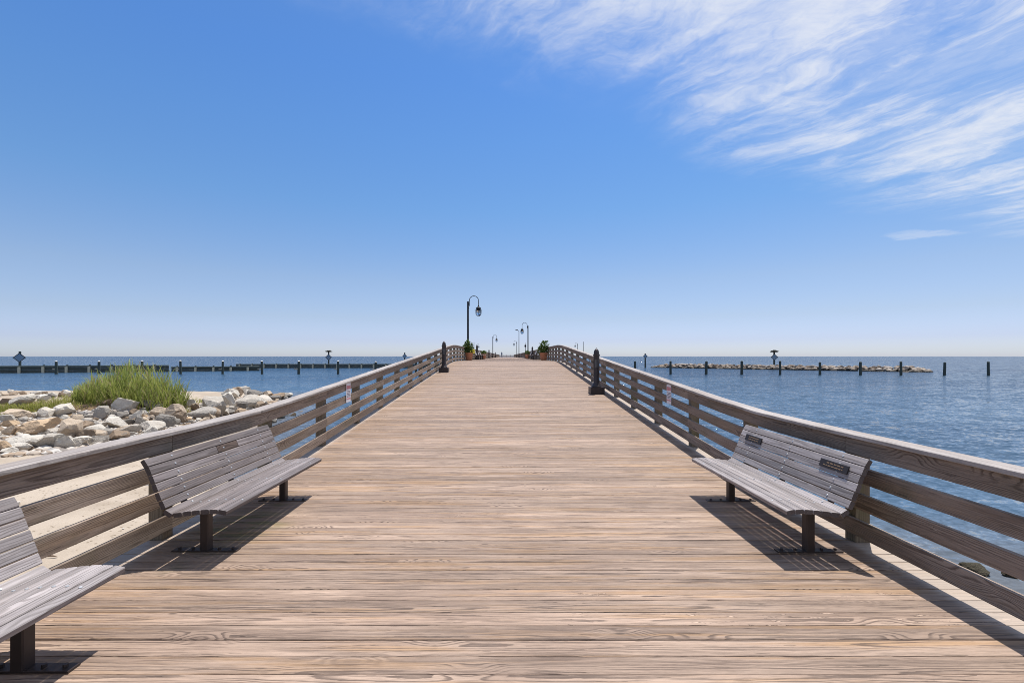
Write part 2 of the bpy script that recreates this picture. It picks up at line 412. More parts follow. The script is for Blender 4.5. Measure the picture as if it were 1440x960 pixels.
# ------------------------------------------------------------------ water
def water():
    xs = np.concatenate([-np.geomspace(20000, 130, 26), np.arange(-120, 121, 1.5), np.geomspace(130, 20000, 26)])
    ys = np.concatenate([[-400, -60, -10], np.arange(0, 46, .75), np.geomspace(47, 20000, 60)])
    X, Y = np.meshgrid(xs, ys); nx, ny = len(xs), len(ys)
    v = list(zip(X.ravel().tolist(), Y.ravel().tolist(), [ZW] * X.size))
    f = [(j * nx + i, j * nx + i + 1, (j + 1) * nx + i + 1, (j + 1) * nx + i) for j in range(ny - 1) for i in range(nx - 1)]
    me = bpy.data.meshes.new('bay_water'); me.from_pydata(v, [], f)
    a = me.attributes.new('shore', 'FLOAT', 'POINT'); a.data.foreach_set('value', shore_d(X, Y).ravel().astype(np.float32))
    m, t, b = new_mat('bay_water')
    pos = t.n('ShaderNodeNewGeometry').outputs['Position']
    x, y, z = t.sep(pos); M = t.m
    def wave(ang, sl, sc, seed, detail=2, rough=.5):
        ca, sa = math.cos(ang), math.sin(ang)
        u = M('ADD', M('MULTIPLY', x, ca), M('MULTIPLY', y, sa)); w = M('SUBTRACT', M('MULTIPLY', y, ca), M('MULTIPLY', x, sa))
        return t.noise(t.xyz(M('MULTIPLY', u, sc * sl), M('MULTIPLY', w, sc), seed), 1, detail, rough, .3)
    gust = t.ss(wave(.05, .35, .035, 3.0, 3, .55), .35, .65)
    sh = t.attr('shore')['Fac']
    sand = t.ss(sh, -5.0, -.2)
    deep = t.mix(t.ss(sh, -85.0, -12.0), t.mix(gust, (.012, .032, .062), (.022, .050, .085)), t.mix(gust, (.034, .070, .118), (.060, .108, .165)))
    c = t.mix(M('MULTIPLY', sand, .45), deep, (.17, .14, .10))
    foam = M('MULTIPLY', M('MULTIPLY', t.ss(sh, -2.8, -.4, 0.0, .85), t.ss(x, 2.0, 5.0)), t.ss(M('ADD', wave(.2, .5, 1.6, 21.0, 6, .7), t.ss(sh, -1.6, -.1, 0.0, .05)), .54, .64))
    c = t.mix(foam, c, (.78, .80, .82))
    t.put(b.inputs['Base Color'], c)
    t.put(b.inputs['Roughness'], M('MULTIPLY_ADD', foam, .6, .06)); b.inputs['IOR'].default_value = 1.333
    # wave slopes from several sizes of wave, steeper on the shoreward side
    def slope(ang, sl, sc, seed, amp, detail=2):
        ca, sa = math.cos(ang), math.sin(ang)
        u = M('ADD', M('MULTIPLY', x, ca), M('MULTIPLY', y, sa)); w = M('SUBTRACT', M('MULTIPLY', y, ca), M('MULTIPLY', x, sa))
        r_, g_, _ = t.sep(t.noise(t.xyz(M('MULTIPLY', u, sc * sl), M('MULTIPLY', w, sc), seed), 1, detail, .55, .4, True))
        return M('MULTIPLY', M('SUBTRACT', r_, .5), amp * .6), M('MULTIPLY', M('SUBTRACT', g_, .5), amp)
    sx = sy = None
    for (ang, sl, sc, seed, amp, de) in [(.10, .5, .6, 0.0, .6, 3), (-.15, .65, 2.4, 7.0, 1.3, 4), (.2, .8, 7.5, 13.0, 1.7, 4)]:
        p_, q_ = slope(ang, sl, sc, seed, amp, de)
        sx = p_ if sx is None else M('ADD', sx, p_); sy = q_ if sy is None else M('ADD', sy, q_)
    sy = M('ADD', sy, -.20)
    nv = t.n('ShaderNodeVectorMath', operation='NORMALIZE'); t.put(nv.inputs[0], t.xyz(sx, sy, 1.0))
    t.put(b.inputs['Normal'], nv.outputs[0])
    me.materials.append(m)
    o = bpy.data.objects.new('bay_water', me); col.objects.link(o)
    return tag(o, 'choppy blue bay water to the horizon', None, None, 'structure')
water()

# ------------------------------------------------------------------ boardwalk deck
def boardwalk():
    mb = MB(); y = -3.0; pitch = .153
    while y < PIER_END:
        near = y < 16
        gap = random.choice((.003, .004, .005, .006, .008, .012)) if y < 60 else .006
        w = pitch - gap
        yc = y + pitch / 2
        sl = (zdeck(yc + .05) - zdeck(yc - .05)) / .1
        n = Vector((0, -sl, 1)).normalized(); a = Vector((0, 1, sl)).normalized()
        zj = random.uniform(-.002, .0015) if y < 60 else 0
        seg = 12 if near else 1
        e1 = DECK_HALF + random.uniform(-.012, .012); e2 = DECK_HALF + random.uniform(-.012, .012)
        tilt = random.uniform(-.004, .004) if near else 0
        aa = (a + n * tilt).normalized(); nn = (n - a * tilt).normalized()
        pts = [Vector((-e1 + (e1 + e2) * i / seg, yc, zdeck(yc) + zj)) - n * .019 for i in range(seg + 1)]
        mb.beam(pts, aa, nn, w, .038, .004 if near else 0, jit=.0012 if near else 0)
        y += pitch
    o = mb.build('boardwalk', MAT['deck'])
    tag(o, 'weathered plank boardwalk rising to a crest', None, None, 'structure')
    # joists and edge stringers under the planks
    st = MB()
    ys = [-3, 4.5, 5.5, 6.5, 8, 16, 24.5, 27.6, 30.5, 60, 120, PIER_END]
    for xx in [-3.40 + 6.80 * i / 10 for i in range(11)]:
        st.beam([(xx, q, zdeck(q) - .039 - .12) for q in ys], (0, 0, 1), (1, 0, 0), .24, .05, .0)
    st.build('stringer', MAT['post'], o)
    return o
deck = boardwalk()

# piles holding up the boardwalk
pl = MB()
for yy in np.arange(3, PIER_END, 4.0):
    for xx in (-3.1, 0, 3.1):
        pl.tube([(xx, yy, -4.5), (xx, yy, zdeck(yy) - .29)], .15, 8)
pl.build('support_pile', MAT['pile'], deck)

# side platform near the far end of the pier
pf = MB()
for (x0, x1) in ((-16, -3.48), (3.48, 31)):
    yy = 152.0
    while yy < 176:
        pf.beam([(x0, yy, zdeck(yy) - .021), (x1, yy, zdeck(yy) - .021)], (0, 1, 0), (0, 0, 1), .147, .038, 0); yy += .153
    for xx in np.arange(x0 + .5, x1, 4.0):
        for y2 in (153, 175): pf.tube([(xx, y2, -4.5), (xx, y2, zdeck(y2) - .05)], .15, 6)
tag(pf.build('pier_platform', MAT['deck']), 'far plank platform widening the pier end', None, None, 'structure')

# ------------------------------------------------------------------ railings
def post_ys():
    ys = []; y = -1.35
    while y < 60: ys.append(y); y += 1.9
    while y < PIER_END - .2: ys.append(y); y += 2.45
    return ys
PY = post_ys()
RAILS = [('fascia_board', .99, .835), ('rail', .738, .592), ('rail', .490, .340), ('rail', .240, .088)]
def railing(side, label, posts, shift):
    t = thing('pier_railing', label, 'railing', (side * 3.28, 0, 0), 0, 'wooden railings along the pier')
    ys = [p + shift for p in posts]
    brk = [-3.0] + ys + [PIER_END]
    def path(a, b, z):
        k = max(1, int((b - a) / .95)) if a < 32 else 1
        return [(0, a + (b - a) * i / k, zdeck(a + (b - a) * i / k) + z) for i in range(k + 1)]
    for (nm, top, bot) in RAILS:
        mb = MB(); zc = (top + bot) / 2; i = random.randint(0, 1)
        idx = 0
        while idx < len(brk) - 1:
            j = min(len(brk) - 1, idx + (2 if brk[idx] < 60 else 4))
            a, b = brk[idx], brk[j]
            g = .0015
            mb.beam([(-side * .022 + random.uniform(-.002, .002), p[1], p[2]) for p in path(a + g, b - g, zc + random.uniform(-.004, .004))], (0, 0, 1), (-side, 0, 0), top - bot, .038, .004)
            idx = j
        mb.build(nm, MAT['rail'], t)
    mb = MB(); idx = 0
    while idx < len(brk) - 1:
        j = min(len(brk) - 1, idx + (3 if brk[idx] < 60 else 6))
        a, b = brk[idx], brk[j]
        mb.beam([(side * .01, p[1], p[2]) for p in path(a + .001, b - .001, 1.011)], (1, 0, 0), (0, 0, 1), .184, .038, .005)
        idx = j
    mb.build('cap_rail', MAT['cap'], t)
    for k, yy in enumerate(ys):
        mb = MB()
        zb = zdeck(yy) - .0
        mb.beam([(side * .072, yy, zb - .0), (side * .072, yy, zdeck(yy) + .988)], (1, 0, 0), (0, 1, 0), .138, .138, .006 if yy < 40 else 0)
        mb.build('post', MAT['post'], t)
    return t
railing(-1, 'left wooden pier railing, the one beside the sand and boulders', PY, .06)
railing(1, 'right wooden pier railing, the one with open water right behind it', PY, 0)
t = thing('pier_railing', 'short wooden railing closing off the far end of the pier', 'railing', (0, PIER_END + .1, zdeck(PIER_END)), 0, 'wooden railings along the pier')
for (nm, top, bot) in RAILS[1:]:
    mb = MB(); mb.beam([(-3.4, 0, (top + bot) / 2), (3.4, 0, (top + bot) / 2)], (0, 0, 1), (0, -1, 0), top - bot, .038, 0); mb.build('rail', MAT['rail'], t)
mb = MB(); mb.beam([(-3.4, .02, 1.011), (3.4, .02, 1.011)], (0, 1, 0), (0, 0, 1), .184, .038, 0); mb.build('cap_rail', MAT['cap'], t)
for xx in (-3.3, -1.65, 0, 1.65, 3.3):
    mb = MB(); mb.beam([(xx, .1, 0), (xx, .1, .98)], (1, 0, 0), (0, 1, 0), .138, .138, 0); mb.build('post', MAT['post'], t)

# ------------------------------------------------------------------ benches
PROF = [(0, .446), (.03, .455), (.08, .462), (.154, .463), (.23, .459), (.31, .451), (.40, .438), (.455, .434), (.492, .446), (.517, .477), (.545, .538), (.572, .607), (.6, .68), (.628, .755), (.658, .827), (.696, .888)]
def prof_at(s):
    acc = 0
    for (a, b) in zip(PROF[:-1], PROF[1:]):
        l = math.hypot(b[0] - a[0], b[1] - a[1])
        if acc + l >= s or b is PROF[-1]:
            q = (s - acc) / l
            return (a[0] + (b[0] - a[0]) * q, a[1] + (b[1] - a[1]) * q), ((b[0] - a[0]) / l, (b[1] - a[1]) / l)
        acc += l
PLEN = sum(math.hypot(b[0] - a[0], b[1] - a[1]) for a, b in zip(PROF[:-1], PROF[1:]))
NSL = 13; PIT = PLEN / NSL; BL = 1.97; TH = .038
LEGY = (-.72, .70)
def slat_frame(i):
    (u, z), _ = prof_at((i + .5) * PIT)
    (u0, z0), _ = prof_at(max(0.001, (i + .1) * PIT)); (u1, z1), _ = prof_at(min(PLEN - .001, (i + .9) * PIT))
    l = math.hypot(u1 - u0, z1 - z0); tx, tz = (u1 - u0) / l, (z1 - z0) / l
    return Vector((u - .36, 0, z)), Vector((tx, 0, tz)), Vector((-tz, 0, tx))
def make_bench(label, near_detail=True, inset=None, mat='bench'):
    t = thing('slatted_bench', label, 'bench', (0, 0, 0), 0, 'slatted benches along the railings')
    seat = MB(); back = MB(); sb = MB(); bb = MB()
    for i in range(NSL):
        c, tx, n = slat_frame(i)
        tgt = seat if i < 6 else back
        j = random.uniform(-.004, .004)
        c2 = c - n * TH / 2
        runs = [(-BL / 2 + j, BL / 2 + j)]
        if inset and i == inset[0]: runs = [(-BL / 2 + j, inset[1] - .003), (inset[2] + .003, BL / 2 + j)]
        for (a, b) in runs:
            tgt.beam([(c2.x, a, c2.z), (c2.x, (a + b) / 2, c2.z + random.uniform(-.002, .001)), (c2.x, b, c2.z)], tx, n, PIT - (.0085 if i < 5 else .0055), TH, .005 if near_detail else .0)
        for yy in (LEGY[0], 0.0, LEGY[1]):
            p = c + n * .001; q = p + n * .004
            (sb if i < 6 else bb).tube([Vector((p.x, yy, p.z)), Vector((q.x, yy, q.z))], [.010, .008], 8)
    s = seat.build('seat', MAT[mat], t); sb.build('bolt_heads', MAT['bolt'], s)
    s = back.build('backrest', MAT[mat], t); bb.build('bolt_heads', MAT['bolt'], s)
    for k, yy in enumerate((LEGY[0], 0, LEGY[1])):
        br = MB(); pr = []
        for q in np.linspace(.16, PLEN - .10, 18):
            (u, z), (dx, dz) = prof_at(q); pr.append((u - .36, z, dx, dz))
        for a, b in zip(pr[:-1], pr[1:]):
            o1, o2 = TH + .001, TH + .036
            vs = []
            for (u, z, dx, dz) in (a, b):
                for o_ in (o1, o2):
                    for s_ in (-.02, .02): vs.append((u + dz * o_, yy + s_, z - dx * o_))
            br.add(vs, [(0, 1, 5, 4), (2, 6, 7, 3), (0, 4, 6, 2), (1, 3, 7, 5), (0, 2, 3, 1), (4, 5, 7, 6)])
        if yy == 0:
            br.build('bracket', MAT['steel'], t); continue
        lg = MB(); lg.beam([(0, yy, .008), (0, yy, .41)], (1, 0, 0), (0, 1, 0), .076, .076, .008)
        l = lg.build('leg', MAT['steel'], t)
        br.build('bracket', MAT['steel'], l)
        bp = MB(); bp.beam([(-.29, yy, .007), (.29, yy, .007)], (0, 1, 0), (0, 0, 1), .075, .012, .003)
        for xx in (-.24, -.12, .12, .24): bp.tube([(xx, yy, .013), (xx, yy, .03)], .013, 6)
        bp.build('base_plate', MAT['steel'], l)
    return t
def plaque(bench, i0, ya, yb, w, name='plaque', mat='plaque', lines=2, lab=None):
    c0, tx0, n0 = slat_frame(i0)
    c = c0; mb = MB()
    cc = c + tx0 * (PIT / 2 if lines else 0) + n0 * .008
    mb.beam([(cc.x, ya, cc.z), (cc.x, yb, cc.z)], tx0, n0, w, .010, .002)
    p = mb.build(name, MAT[mat], bench)
    if lab: p['label'] = lab
    if lines:
        g = MB(); rr = random.Random(5)
        for k in range(lines):
            off = (k - (lines - 1) / 2) * -.026
            y = ya + .055
            while y < yb - .055:
                l = rr.uniform(.012, .04)
                if y + l > yb - .05: break
                q = cc + tx0 * off + n0 * .0055
                g.beam([(q.x, y, q.z), (q.x, y + l, q.z)], tx0, n0, .011, .002, 0); y += l + .010
        g.build('lettering', MAT['gold'], p)
    return p

bench_r = make_bench('silvered slatted bench on the right with two dark plaques on its backrest')
bench_r.location = (2.711, 4.81, 0)
plaque(bench_r, 10, 3.96 - 4.81, 4.31 - 4.81, .074, lab='dark plaque with gold lettering')
plaque(bench_r, 10, 5.31 - 4.81, 5.65 - 4.81, .074, lab='dark tarnished plaque')
random.seed(21)
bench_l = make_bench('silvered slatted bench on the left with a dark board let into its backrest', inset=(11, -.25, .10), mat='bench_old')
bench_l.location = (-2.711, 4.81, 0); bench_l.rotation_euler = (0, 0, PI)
c, tx, n = slat_frame(11); mb = MB()
mb.beam([(c.x, -.249, c.z - .0) - Vector((0, 0, 0)) if False else Vector((c.x, -.249, c.z)) - n * (TH / 2 - .001), Vector((c.x, .099, c.z)) - n * (TH / 2 - .001)], tx, n, PIT - .009, TH, .004)
pz = mb.build('inset_board', MAT['bench_dark'], bench_l); pz['label'] = 'dark brown inset board'
random.seed(22)
bench_n = make_bench('slatted bench cut off at the bottom left corner, nearest to the camera')
bench_n.location = (-2.711, 1.83, 0); bench_n.rotation_euler = (0, 0, PI)
random.seed(23)
bf = make_bench('distant slatted bench by the left railing, just past the planter with yellow flowers', False)
bf.location = (-2.711, 43.0, zdeck(43)); bf.rotation_euler = (0, 0, PI)
far_b = [(-1, 47.0, 'distant slatted bench by the left railing, between the bollard light and the second terracotta pot'),
         (-1, 50.5, 'distant slatted bench by the left railing, right in front of the second terracotta pot'),
         (-1, 84.0, 'tiny far bench by the left railing, before the second left lamp post'),
         (-1, 112.0, 'tiny far bench by the left railing, beyond the second left lamp post'),
         (1, 41.5, 'distant slatted bench by the right railing, just past the big right planter'),
         (1, 46.0, 'distant slatted bench by the right railing, before the bollard light beyond the crest'),
         (1, 55.5, 'distant slatted bench by the right railing, past the bollard light beyond the crest'),
         (1, 98.0, 'tiny far bench by the right railing, near the foot of the tall floodlight mast')]
for (s, y, lab) in far_b:
    dup(bf, lab, (s * 2.711, y, zdeck(y)), PI if s < 0 else 0)

# ------------------------------------------------------------------ notices on the railings
def notice(side, y, label):
    t = thing('warning_notice', label, 'sign', (side * 3.232, y, zdeck(y)), 0, 'white notices fixed to the railings')
    x = -side * .004
    z0, z1 = .60, .985
    f = MB(); f.box((x, 0, (z0 + z1) / 2), (.006, .25, z1 - z0)); f.build('panel', MAT['white_sign'], t)
    h = MB(); h.box((x - side * .004, 0, z1 - .085), (.003, .22, .07)); h.box((x - side * .004, 0, z0 + .07), (.003, .22, .022)); h.build('red_band', MAT['red_sign'], t)
    k = MB(); rr = random.Random(3)
    for zz in np.arange(z0 + .11, z1 - .14, .028):
        yy = -.10
        while yy < .08:
            l = rr.uniform(.02, .05); k.box((x - side * .004, yy + l / 2, zz), (.003, l, .012)); yy += l + .012
    k.build('print', MAT['ink'], t)
notice(-1, 9.28, 'white notice with faded red header on the left railing')
notice(1, 9.05, 'white notice with red band on the right railing')

# ------------------------------------------------------------------ bollard lights
def make_bollard(label):
    t = thing('bollard_light', label, 'bollard light', (0, 0, 0), 0, 'dark bollard lights along the pier')
    b = MB(); b.beam([(0, 0, -.02), (0, 0, .205)], (1, 0, 0), (0, 1, 0), .44, .44, .015); b.build('base', MAT['bollard'], t)
    s = MB(); s.lathe([(.16, .2), (.16, .235), (.12, .29), (.10, .34), (.093, .36), (.093, .82)], 20); s.build('shaft', MAT['bollard'], t, True, R(35))
    l = MB(); l.lathe([(.082, .82), (.082, 1.08)], 20); ln = l.build('lens', MAT['lens'], t, True, R(35))
    lv = MB()
    for k in range(10):
        a = 2 * PI * k / 10; lv.tube([(.086 * math.cos(a), .086 * math.sin(a), .82), (.086 * math.cos(a), .086 * math.sin(a), 1.08)], .009, 6)
    lv.build('louvre', MAT['bollard'], ln)
    c = MB(); c.lathe([(.095, 1.08), (.098, 1.2), (.112, 1.205), (.112, 1.235), (.09, 1.24), (.088, 1.29), (.075, 1.355), (.05, 1.40), (.022, 1.42), (.014, 1.445), (.002, 1.45)], 20); c.build('cap', MAT['bollard'], t, True, R(35))
    return t
bl = make_bollard('dark dome-topped bollard light by the right railing on the ramp')
bl.location = (2.86, 14.5, zdeck(14.5))
for (x, y, lab) in [(-2.92, 21.2, 'dark dome-topped bollard light by the left railing near the top of the ramp'),
                    (-2.92, 44.8, 'bollard light just past the planter with yellow flowers'),
                    (2.95, 52.3, 'bollard light by the right railing beyond the crest'),
                    (-2.95, 76.0, 'small far bollard light just before the second left lamp post'),
                    (-2.95, 118.0, 'smallest far bollard light, past the second left lamp post')]:
    dup(bl, lab, (x, y, zdeck(y)))

# ------------------------------------------------------------------ lamp posts
def make_lamp(label):
    t = thing('lamp_post', label, 'lamp post', (0, 0, 0), 0, 'gooseneck lamp posts along the pier')
    p = MB(); p.lathe([(.10, 0), (.10, .25), (.078, .32), (.072, 4.62), (.05, 4.66)], 14); p.tube([(0, 0, 4.45), (.12, 0, 4.45)], .05, 8); p.tube([(0, 0, 4.12), (.09, 0, 4.12)], .04, 8)
    p.build('pole', MAT['black_metal'], t, True, R(40))
    a = MB(); pts = [(.11, 0, 4.28), (.11, 0, 4.70)]
    for k in range(1, 12):
        th = PI - PI * k / 12; pts.append((.47 + .36 * math.cos(th), 0, 4.72 + .36 * math.sin(th)))
    pts += [(.83, 0, 4.6), (.83, 0, 4.30)]
    a.tube(pts, .026, 10); a.build('gooseneck_arm', MAT['black_metal'], t, True)
    l = MB(); l.lathe([(.05, 4.32), (.06, 4.24), (.10, 4.20), (.20, 4.14), (.22, 4.08), (.18, 4.05), (.17, 3.97), (.30, 3.955), (.30, 3.93), (.16, 3.92)][::-1], 18, (.83, 0, 0))
    ln = l.build('lantern', MAT['black_metal'], t, True, R(40))
    g = MB(); g.lathe([(.02, 3.52), (.10, 3.54), (.17, 3.62), (.20, 3.74), (.19, 3.86), (.15, 3.915)], 16, (.83, 0, 0)); g.build('globe', MAT['glass'], ln, True)
    w = MB()
    for k in range(8):
        an = 2 * PI * k / 8
        w.tube([(.83 + r_ * math.cos(an), r_ * math.sin(an), z_) for (r_, z_) in ((.235, 3.93), (.245, 3.78), (.20, 3.6), (.10, 3.49), (.01, 3.47))], .010, 5)
    for (r_, z_) in ((.245, 3.78), (.20, 3.6)):
        w.tube([(.83 + r_ * math.cos(q), r_ * math.sin(q), z_) for q in np.linspace(0, 2 * PI, 17)], .010, 5)
    w.build('wire_guard', MAT['black_metal'], ln)
    return t
lp = make_lamp('tallest gooseneck lamp post, rising behind the left planter at the crest')
lp.location = (-3.06, 36.0, zdeck(36))
for (x, y, rz, lab) in [(3.02, 64.5, PI, 'second tallest gooseneck lamp post, right side with its arm to the left'),
                        (-3.05, 100.0, 0, 'left gooseneck lamp post standing alone mid pier, arm to the right'),
                        (3.05, 138.0, PI, 'small gooseneck lamp post on the right, beside the thin floodlight mast'),
                        (-11.3, 171.0, 0, 'tiny gooseneck lamp post left of the pier, above the left railing'),
                        (24.6, 158.0, PI, 'tiny gooseneck lamp post showing above the right ramp railing')]:
    dup(lp, lab, (x, y, zdeck(y)), rz)
# floodlight mast and plain poles
t = thing('floodlight_mast', 'thin tall mast with a flat floodlight on top, right side of the pier', 'light mast', (2.97, 110, zdeck(110)))
p = MB(); p.tube([(0, 0, 0), (0, 0, 6.4)], [.09, .06], 10); p.tube([(0, 0, 6.35), (-.35, 0, 6.62)], .04, 8); p.build('pole', MAT['black_metal'], t)
p = MB(); p.beam([(-.25, 0, 6.66), (-.85, 0, 6.72)], (0, 1, 0), (0, 0, 1), .4, .16, .02); p.build('floodlight', MAT['black_metal'], t)
for (x, y, h, lab) in [(-12.3, 171.5, 5.6, 'thin bare pole left of the pier, above the left planter'), (26.7, 158.5, 5.4, 'thin bare pole beside the tiny lamp post above the right ramp railing')]:
    p = MB(); p.lathe([(.12, 0), (.12, .2), (.09, .25), (.075, h), (.03, h + .05)], 10); o = p.build('bare_pole', MAT['black_metal']); o.location = (x, y, zdeck(y)); tag(o, lab, 'pole', 'bare poles on the far platform')
t = thing('post_lantern', 'short post with a small lantern head by the right railing mid pier', 'lantern', (2.95, 72, zdeck(72)))
p = MB(); p.lathe([(.10, 0), (.10, .5), (.05, .56), (.045, 1.75)], 10); p.build('post', MAT['black_metal'], t)
p = MB(); p.lathe([(.05, 1.75), (.13, 1.80), (.15, 2.02), (.09, 2.12), (.03, 2.2), (.02, 2.45)], 12); p.build('lantern_head', MAT['black_metal'], t, True, R(40))

# ------------------------------------------------------------------ planters
def leaf_clump(mb, c, rad, n, size, rr, up=.3):
    for _ in range(n):
        while True:
            d = Vector((rr.uniform(-1, 1), rr.uniform(-1, 1), rr.uniform(-1, 1)))
            if .05 < d.length < 1: break
        d = d * (.45 + .55 * d.length) / max(d.length, .2) * d.length
        p = Vector(c) + Vector((d.x * rad[0], d.y * rad[1], d.z * rad[2]))
        dirv = (d.normalized() + Vector((rr.uniform(-.6, .6), rr.uniform(-.6, .6), rr.uniform(-.4, .6) + up))).normalized()
        s = dirv.cross(Vector((rr.uniform(-1, 1), rr.uniform(-1, 1), rr.uniform(-1, 1)))).normalized()
        l = size * rr.uniform(.6, 1.3); w = l * .26
        mid = p + dirv * l * .5 + Vector((0, 0, .1 * l)); tip = p + dirv * l - Vector((0, 0, .1 * l))
        mb.add([p, mid - s * w, mid + s * w, tip], [(0, 1, 2), (1, 3, 2)], rn=(rr.random(), rr.random() * .85, rr.random()))
def make_planter(label, loc, seed, fol, flowers=None, sc=1.0):
    rr = random.Random(seed)
    t = thing('planter', label, 'planter', loc, 0, 'terracotta planters on the pier')
    p = MB(); p.lathe([(q * sc, z * sc) for q, z in [(.21, 0), (.235, .05), (.245, .16), (.252, .165), (.262, .30), (.27, .305), (.285, .46), (.31, .47), (.32, .58), (.30, .60), (.275, .59), (.27, .52)]], 28); pt = p.build('pot', MAT['terracotta'], t, True, R(30))
    s = MB(); s.lathe([(.268 * sc, .53 * sc), (.1, .56 * sc)], 20); s.build('soil', MAT['soil'], pt)
    f = MB()
    for (c, rd, n, sz) in fol: leaf_clump(f, c, rd, n, sz, rr)
    for _ in range(10):
        a = rr.uniform(0, 2 * PI); f.tube([(0.03 * math.cos(a), .03 * math.sin(a), .5 * sc), (.14 * math.cos(a), .14 * math.sin(a), .95 * sc)], .006, 4)
    f.build('foliage', MAT['foliage'], t)
    if flowers:
        g = MB()
        for (c, rd, n, sz) in flowers: leaf_clump(g, c, rd, n, sz, rr, .1)
        g.build('flowers', MAT['flower'], t)
    return t
make_planter('big terracotta planter on the left at the crest, with yellow flowers spilling over', (-2.9, 35.1, zdeck(35)), 1,
             [((-.06, 0, .92), (.36, .34, .42), 260, .20), ((-.1, 0, .78), (.40, .38, .25), 150, .18), ((-.02, -.05, 1.28), (.2, .2, .2), 26, .2)], [((.27, -.12, .70), (.17, .17, .14), 130, .09), ((.02, -.2, .98), (.14, .1, .12), 14, .06)])
make_planter('big terracotta planter on the right at the crest, with loose leafy greenery', (2.88, 35.5, zdeck(35)), 2,
             [((0, 0, .82), (.36, .34, .28), 170, .2), ((.06, 0, 1.15), (.26, .26, .34), 100, .22), ((-.30, -.05, .72), (.2, .2, .16), 50, .18), ((.3, 0, .82), (.2, .2, .16), 34, .2)])
make_planter('second terracotta planter on the left, farther along past the benches', (-2.85, 56.5, zdeck(56)), 3, [((0, 0, .75), (.32, .32, .22), 260, .15)])
make_planter('second terracotta planter on the right, farther along before the second lamp post', (2.8, 62.0, zdeck(62)), 4, [((0, 0, .78), (.3, .3, .26), 260, .15)])

# ------------------------------------------------------------------ person far along the pier
def person(loc):
    V = [(0, 0, .95), (0, 0, 1.15), (0, 0, 1.36), (0, 0, 1.47), (0, .0, 1.56), (0, .0, 1.68),
         (.17, 0, 1.38), (.22, .02, 1.12), (.22, -.06, .88), (.21, -.10, .80), (-.17, 0, 1.38), (-.22, .02, 1.12), (-.22, -.04, .88), (-.21, -.07, .80),
         (.10, 0, .90), (.11, -.02, .49), (.11, .01, .08), (.12, -.14, .03), (-.10, 0, .90), (-.11, .0, .49), (-.12, .04, .08), (-.13, -.11, .03)]
    E = [(0, 1), (1, 2), (2, 3), (3, 4), (4, 5), (2, 6), (6, 7), (7, 8), (8, 9), (2, 10), (10, 11), (11, 12), (12, 13), (0, 14), (14, 15), (15, 16), (16, 17), (0, 18), (18, 19), (19, 20), (20, 21)]
    rad = [.14, .14, .15, .06, .09, .085, .06, .045, .035, .03, .06, .045, .035, .03, .09, .065, .045, .035, .09, .065, .045, .035]
    import bmesh
    me = bpy.data.meshes.new('person'); bm = bmesh.new(); ly = bm.verts.layers.skin.new()
    vv = [bm.verts.new(v) for v in V]
    for a, b in E: bm.edges.new((vv[a], vv[b]))
    for i, v in enumerate(vv): v[ly].radius = (rad[i], rad[i] * .8); v[ly].use_root = (i == 0)
    bm.to_mesh(me); bm.free()
    o = bpy.data.objects.new('person', me); col.objects.link(o); o.location = loc; o.rotation_euler = (0, 0, 2.4)
    o.modifiers.new('skin', 'SKIN'); sd = o.modifiers.new('sub', 'SUBSURF'); sd.levels = 1; sd.render_levels = 1
    m, t, b = new_mat('person_clothes'); z = t.sep(t.n('ShaderNodeTexCoord').outputs['Object'])[2]
    c = t.mix(t.m('GREATER_THAN', z, .93), (.07, .09, .14), (.14, .19, .28)); c = t.mix(t.m('GREATER_THAN', z, 1.44), c, (.36, .24, .18)); c = t.mix(t.m('GREATER_THAN', z, 1.68), c, (.05, .035, .025))
    c = t.mix(t.m('LESS_THAN', z, .05), c, (.03, .03, .03))
    t.put(b.inputs['Base Color'], c); b.inputs['Roughness'].default_value = .8
    me.materials.append(m)
    return tag(o, 'tiny standing figure in blue-grey clothes far along the pier, left of centre', 'person')
person((-1.45, 134, zdeck(134)))

# ------------------------------------------------------------------ boulders
def rock_mesh(name, seed, boxy, flat, mat):
    import bmesh
    rr = random.Random(seed)
    bm = bmesh.new(); bmesh.ops.create_icosphere(bm, subdivisions=4, radius=1)
    pl = []
    for _ in range(boxy):
        d = Vector((rr.gauss(0, 1), rr.gauss(0, 1), rr.gauss(0, 1))).normalized(); pl.append((d, rr.uniform(.46, .78)))
    pl.append((Vector((rr.uniform(-.3, .3), rr.uniform(-.3, .3), 1)).normalized(), rr.uniform(.5, .75)))
    off = Vector((seed * 3.1, seed * 1.7, 0))
    for v in bm.verts:
        p = v.co.copy()
        for _ in range(2):
            for d, h in pl:
                k = p.dot(d) - h
                if k > 0: p -= d * k * .96
        q = p * 1.8 + off
        p += p.normalized() * (.055 * mnoise.fractal(q, 1.0, 2.0, 3) + .03 * mnoise.fractal(q * 4, 1.0, 2.0, 4))
        p.z *= flat
        v.co = p
    me = bpy.data.meshes.new(name); bm.to_mesh(me); bm.free()
    me.polygons.foreach_set('use_smooth', [True] * len(me.polygons)); me.set_sharp_from_angle(angle=R(16))
    me.materials.append(mat)
    return me
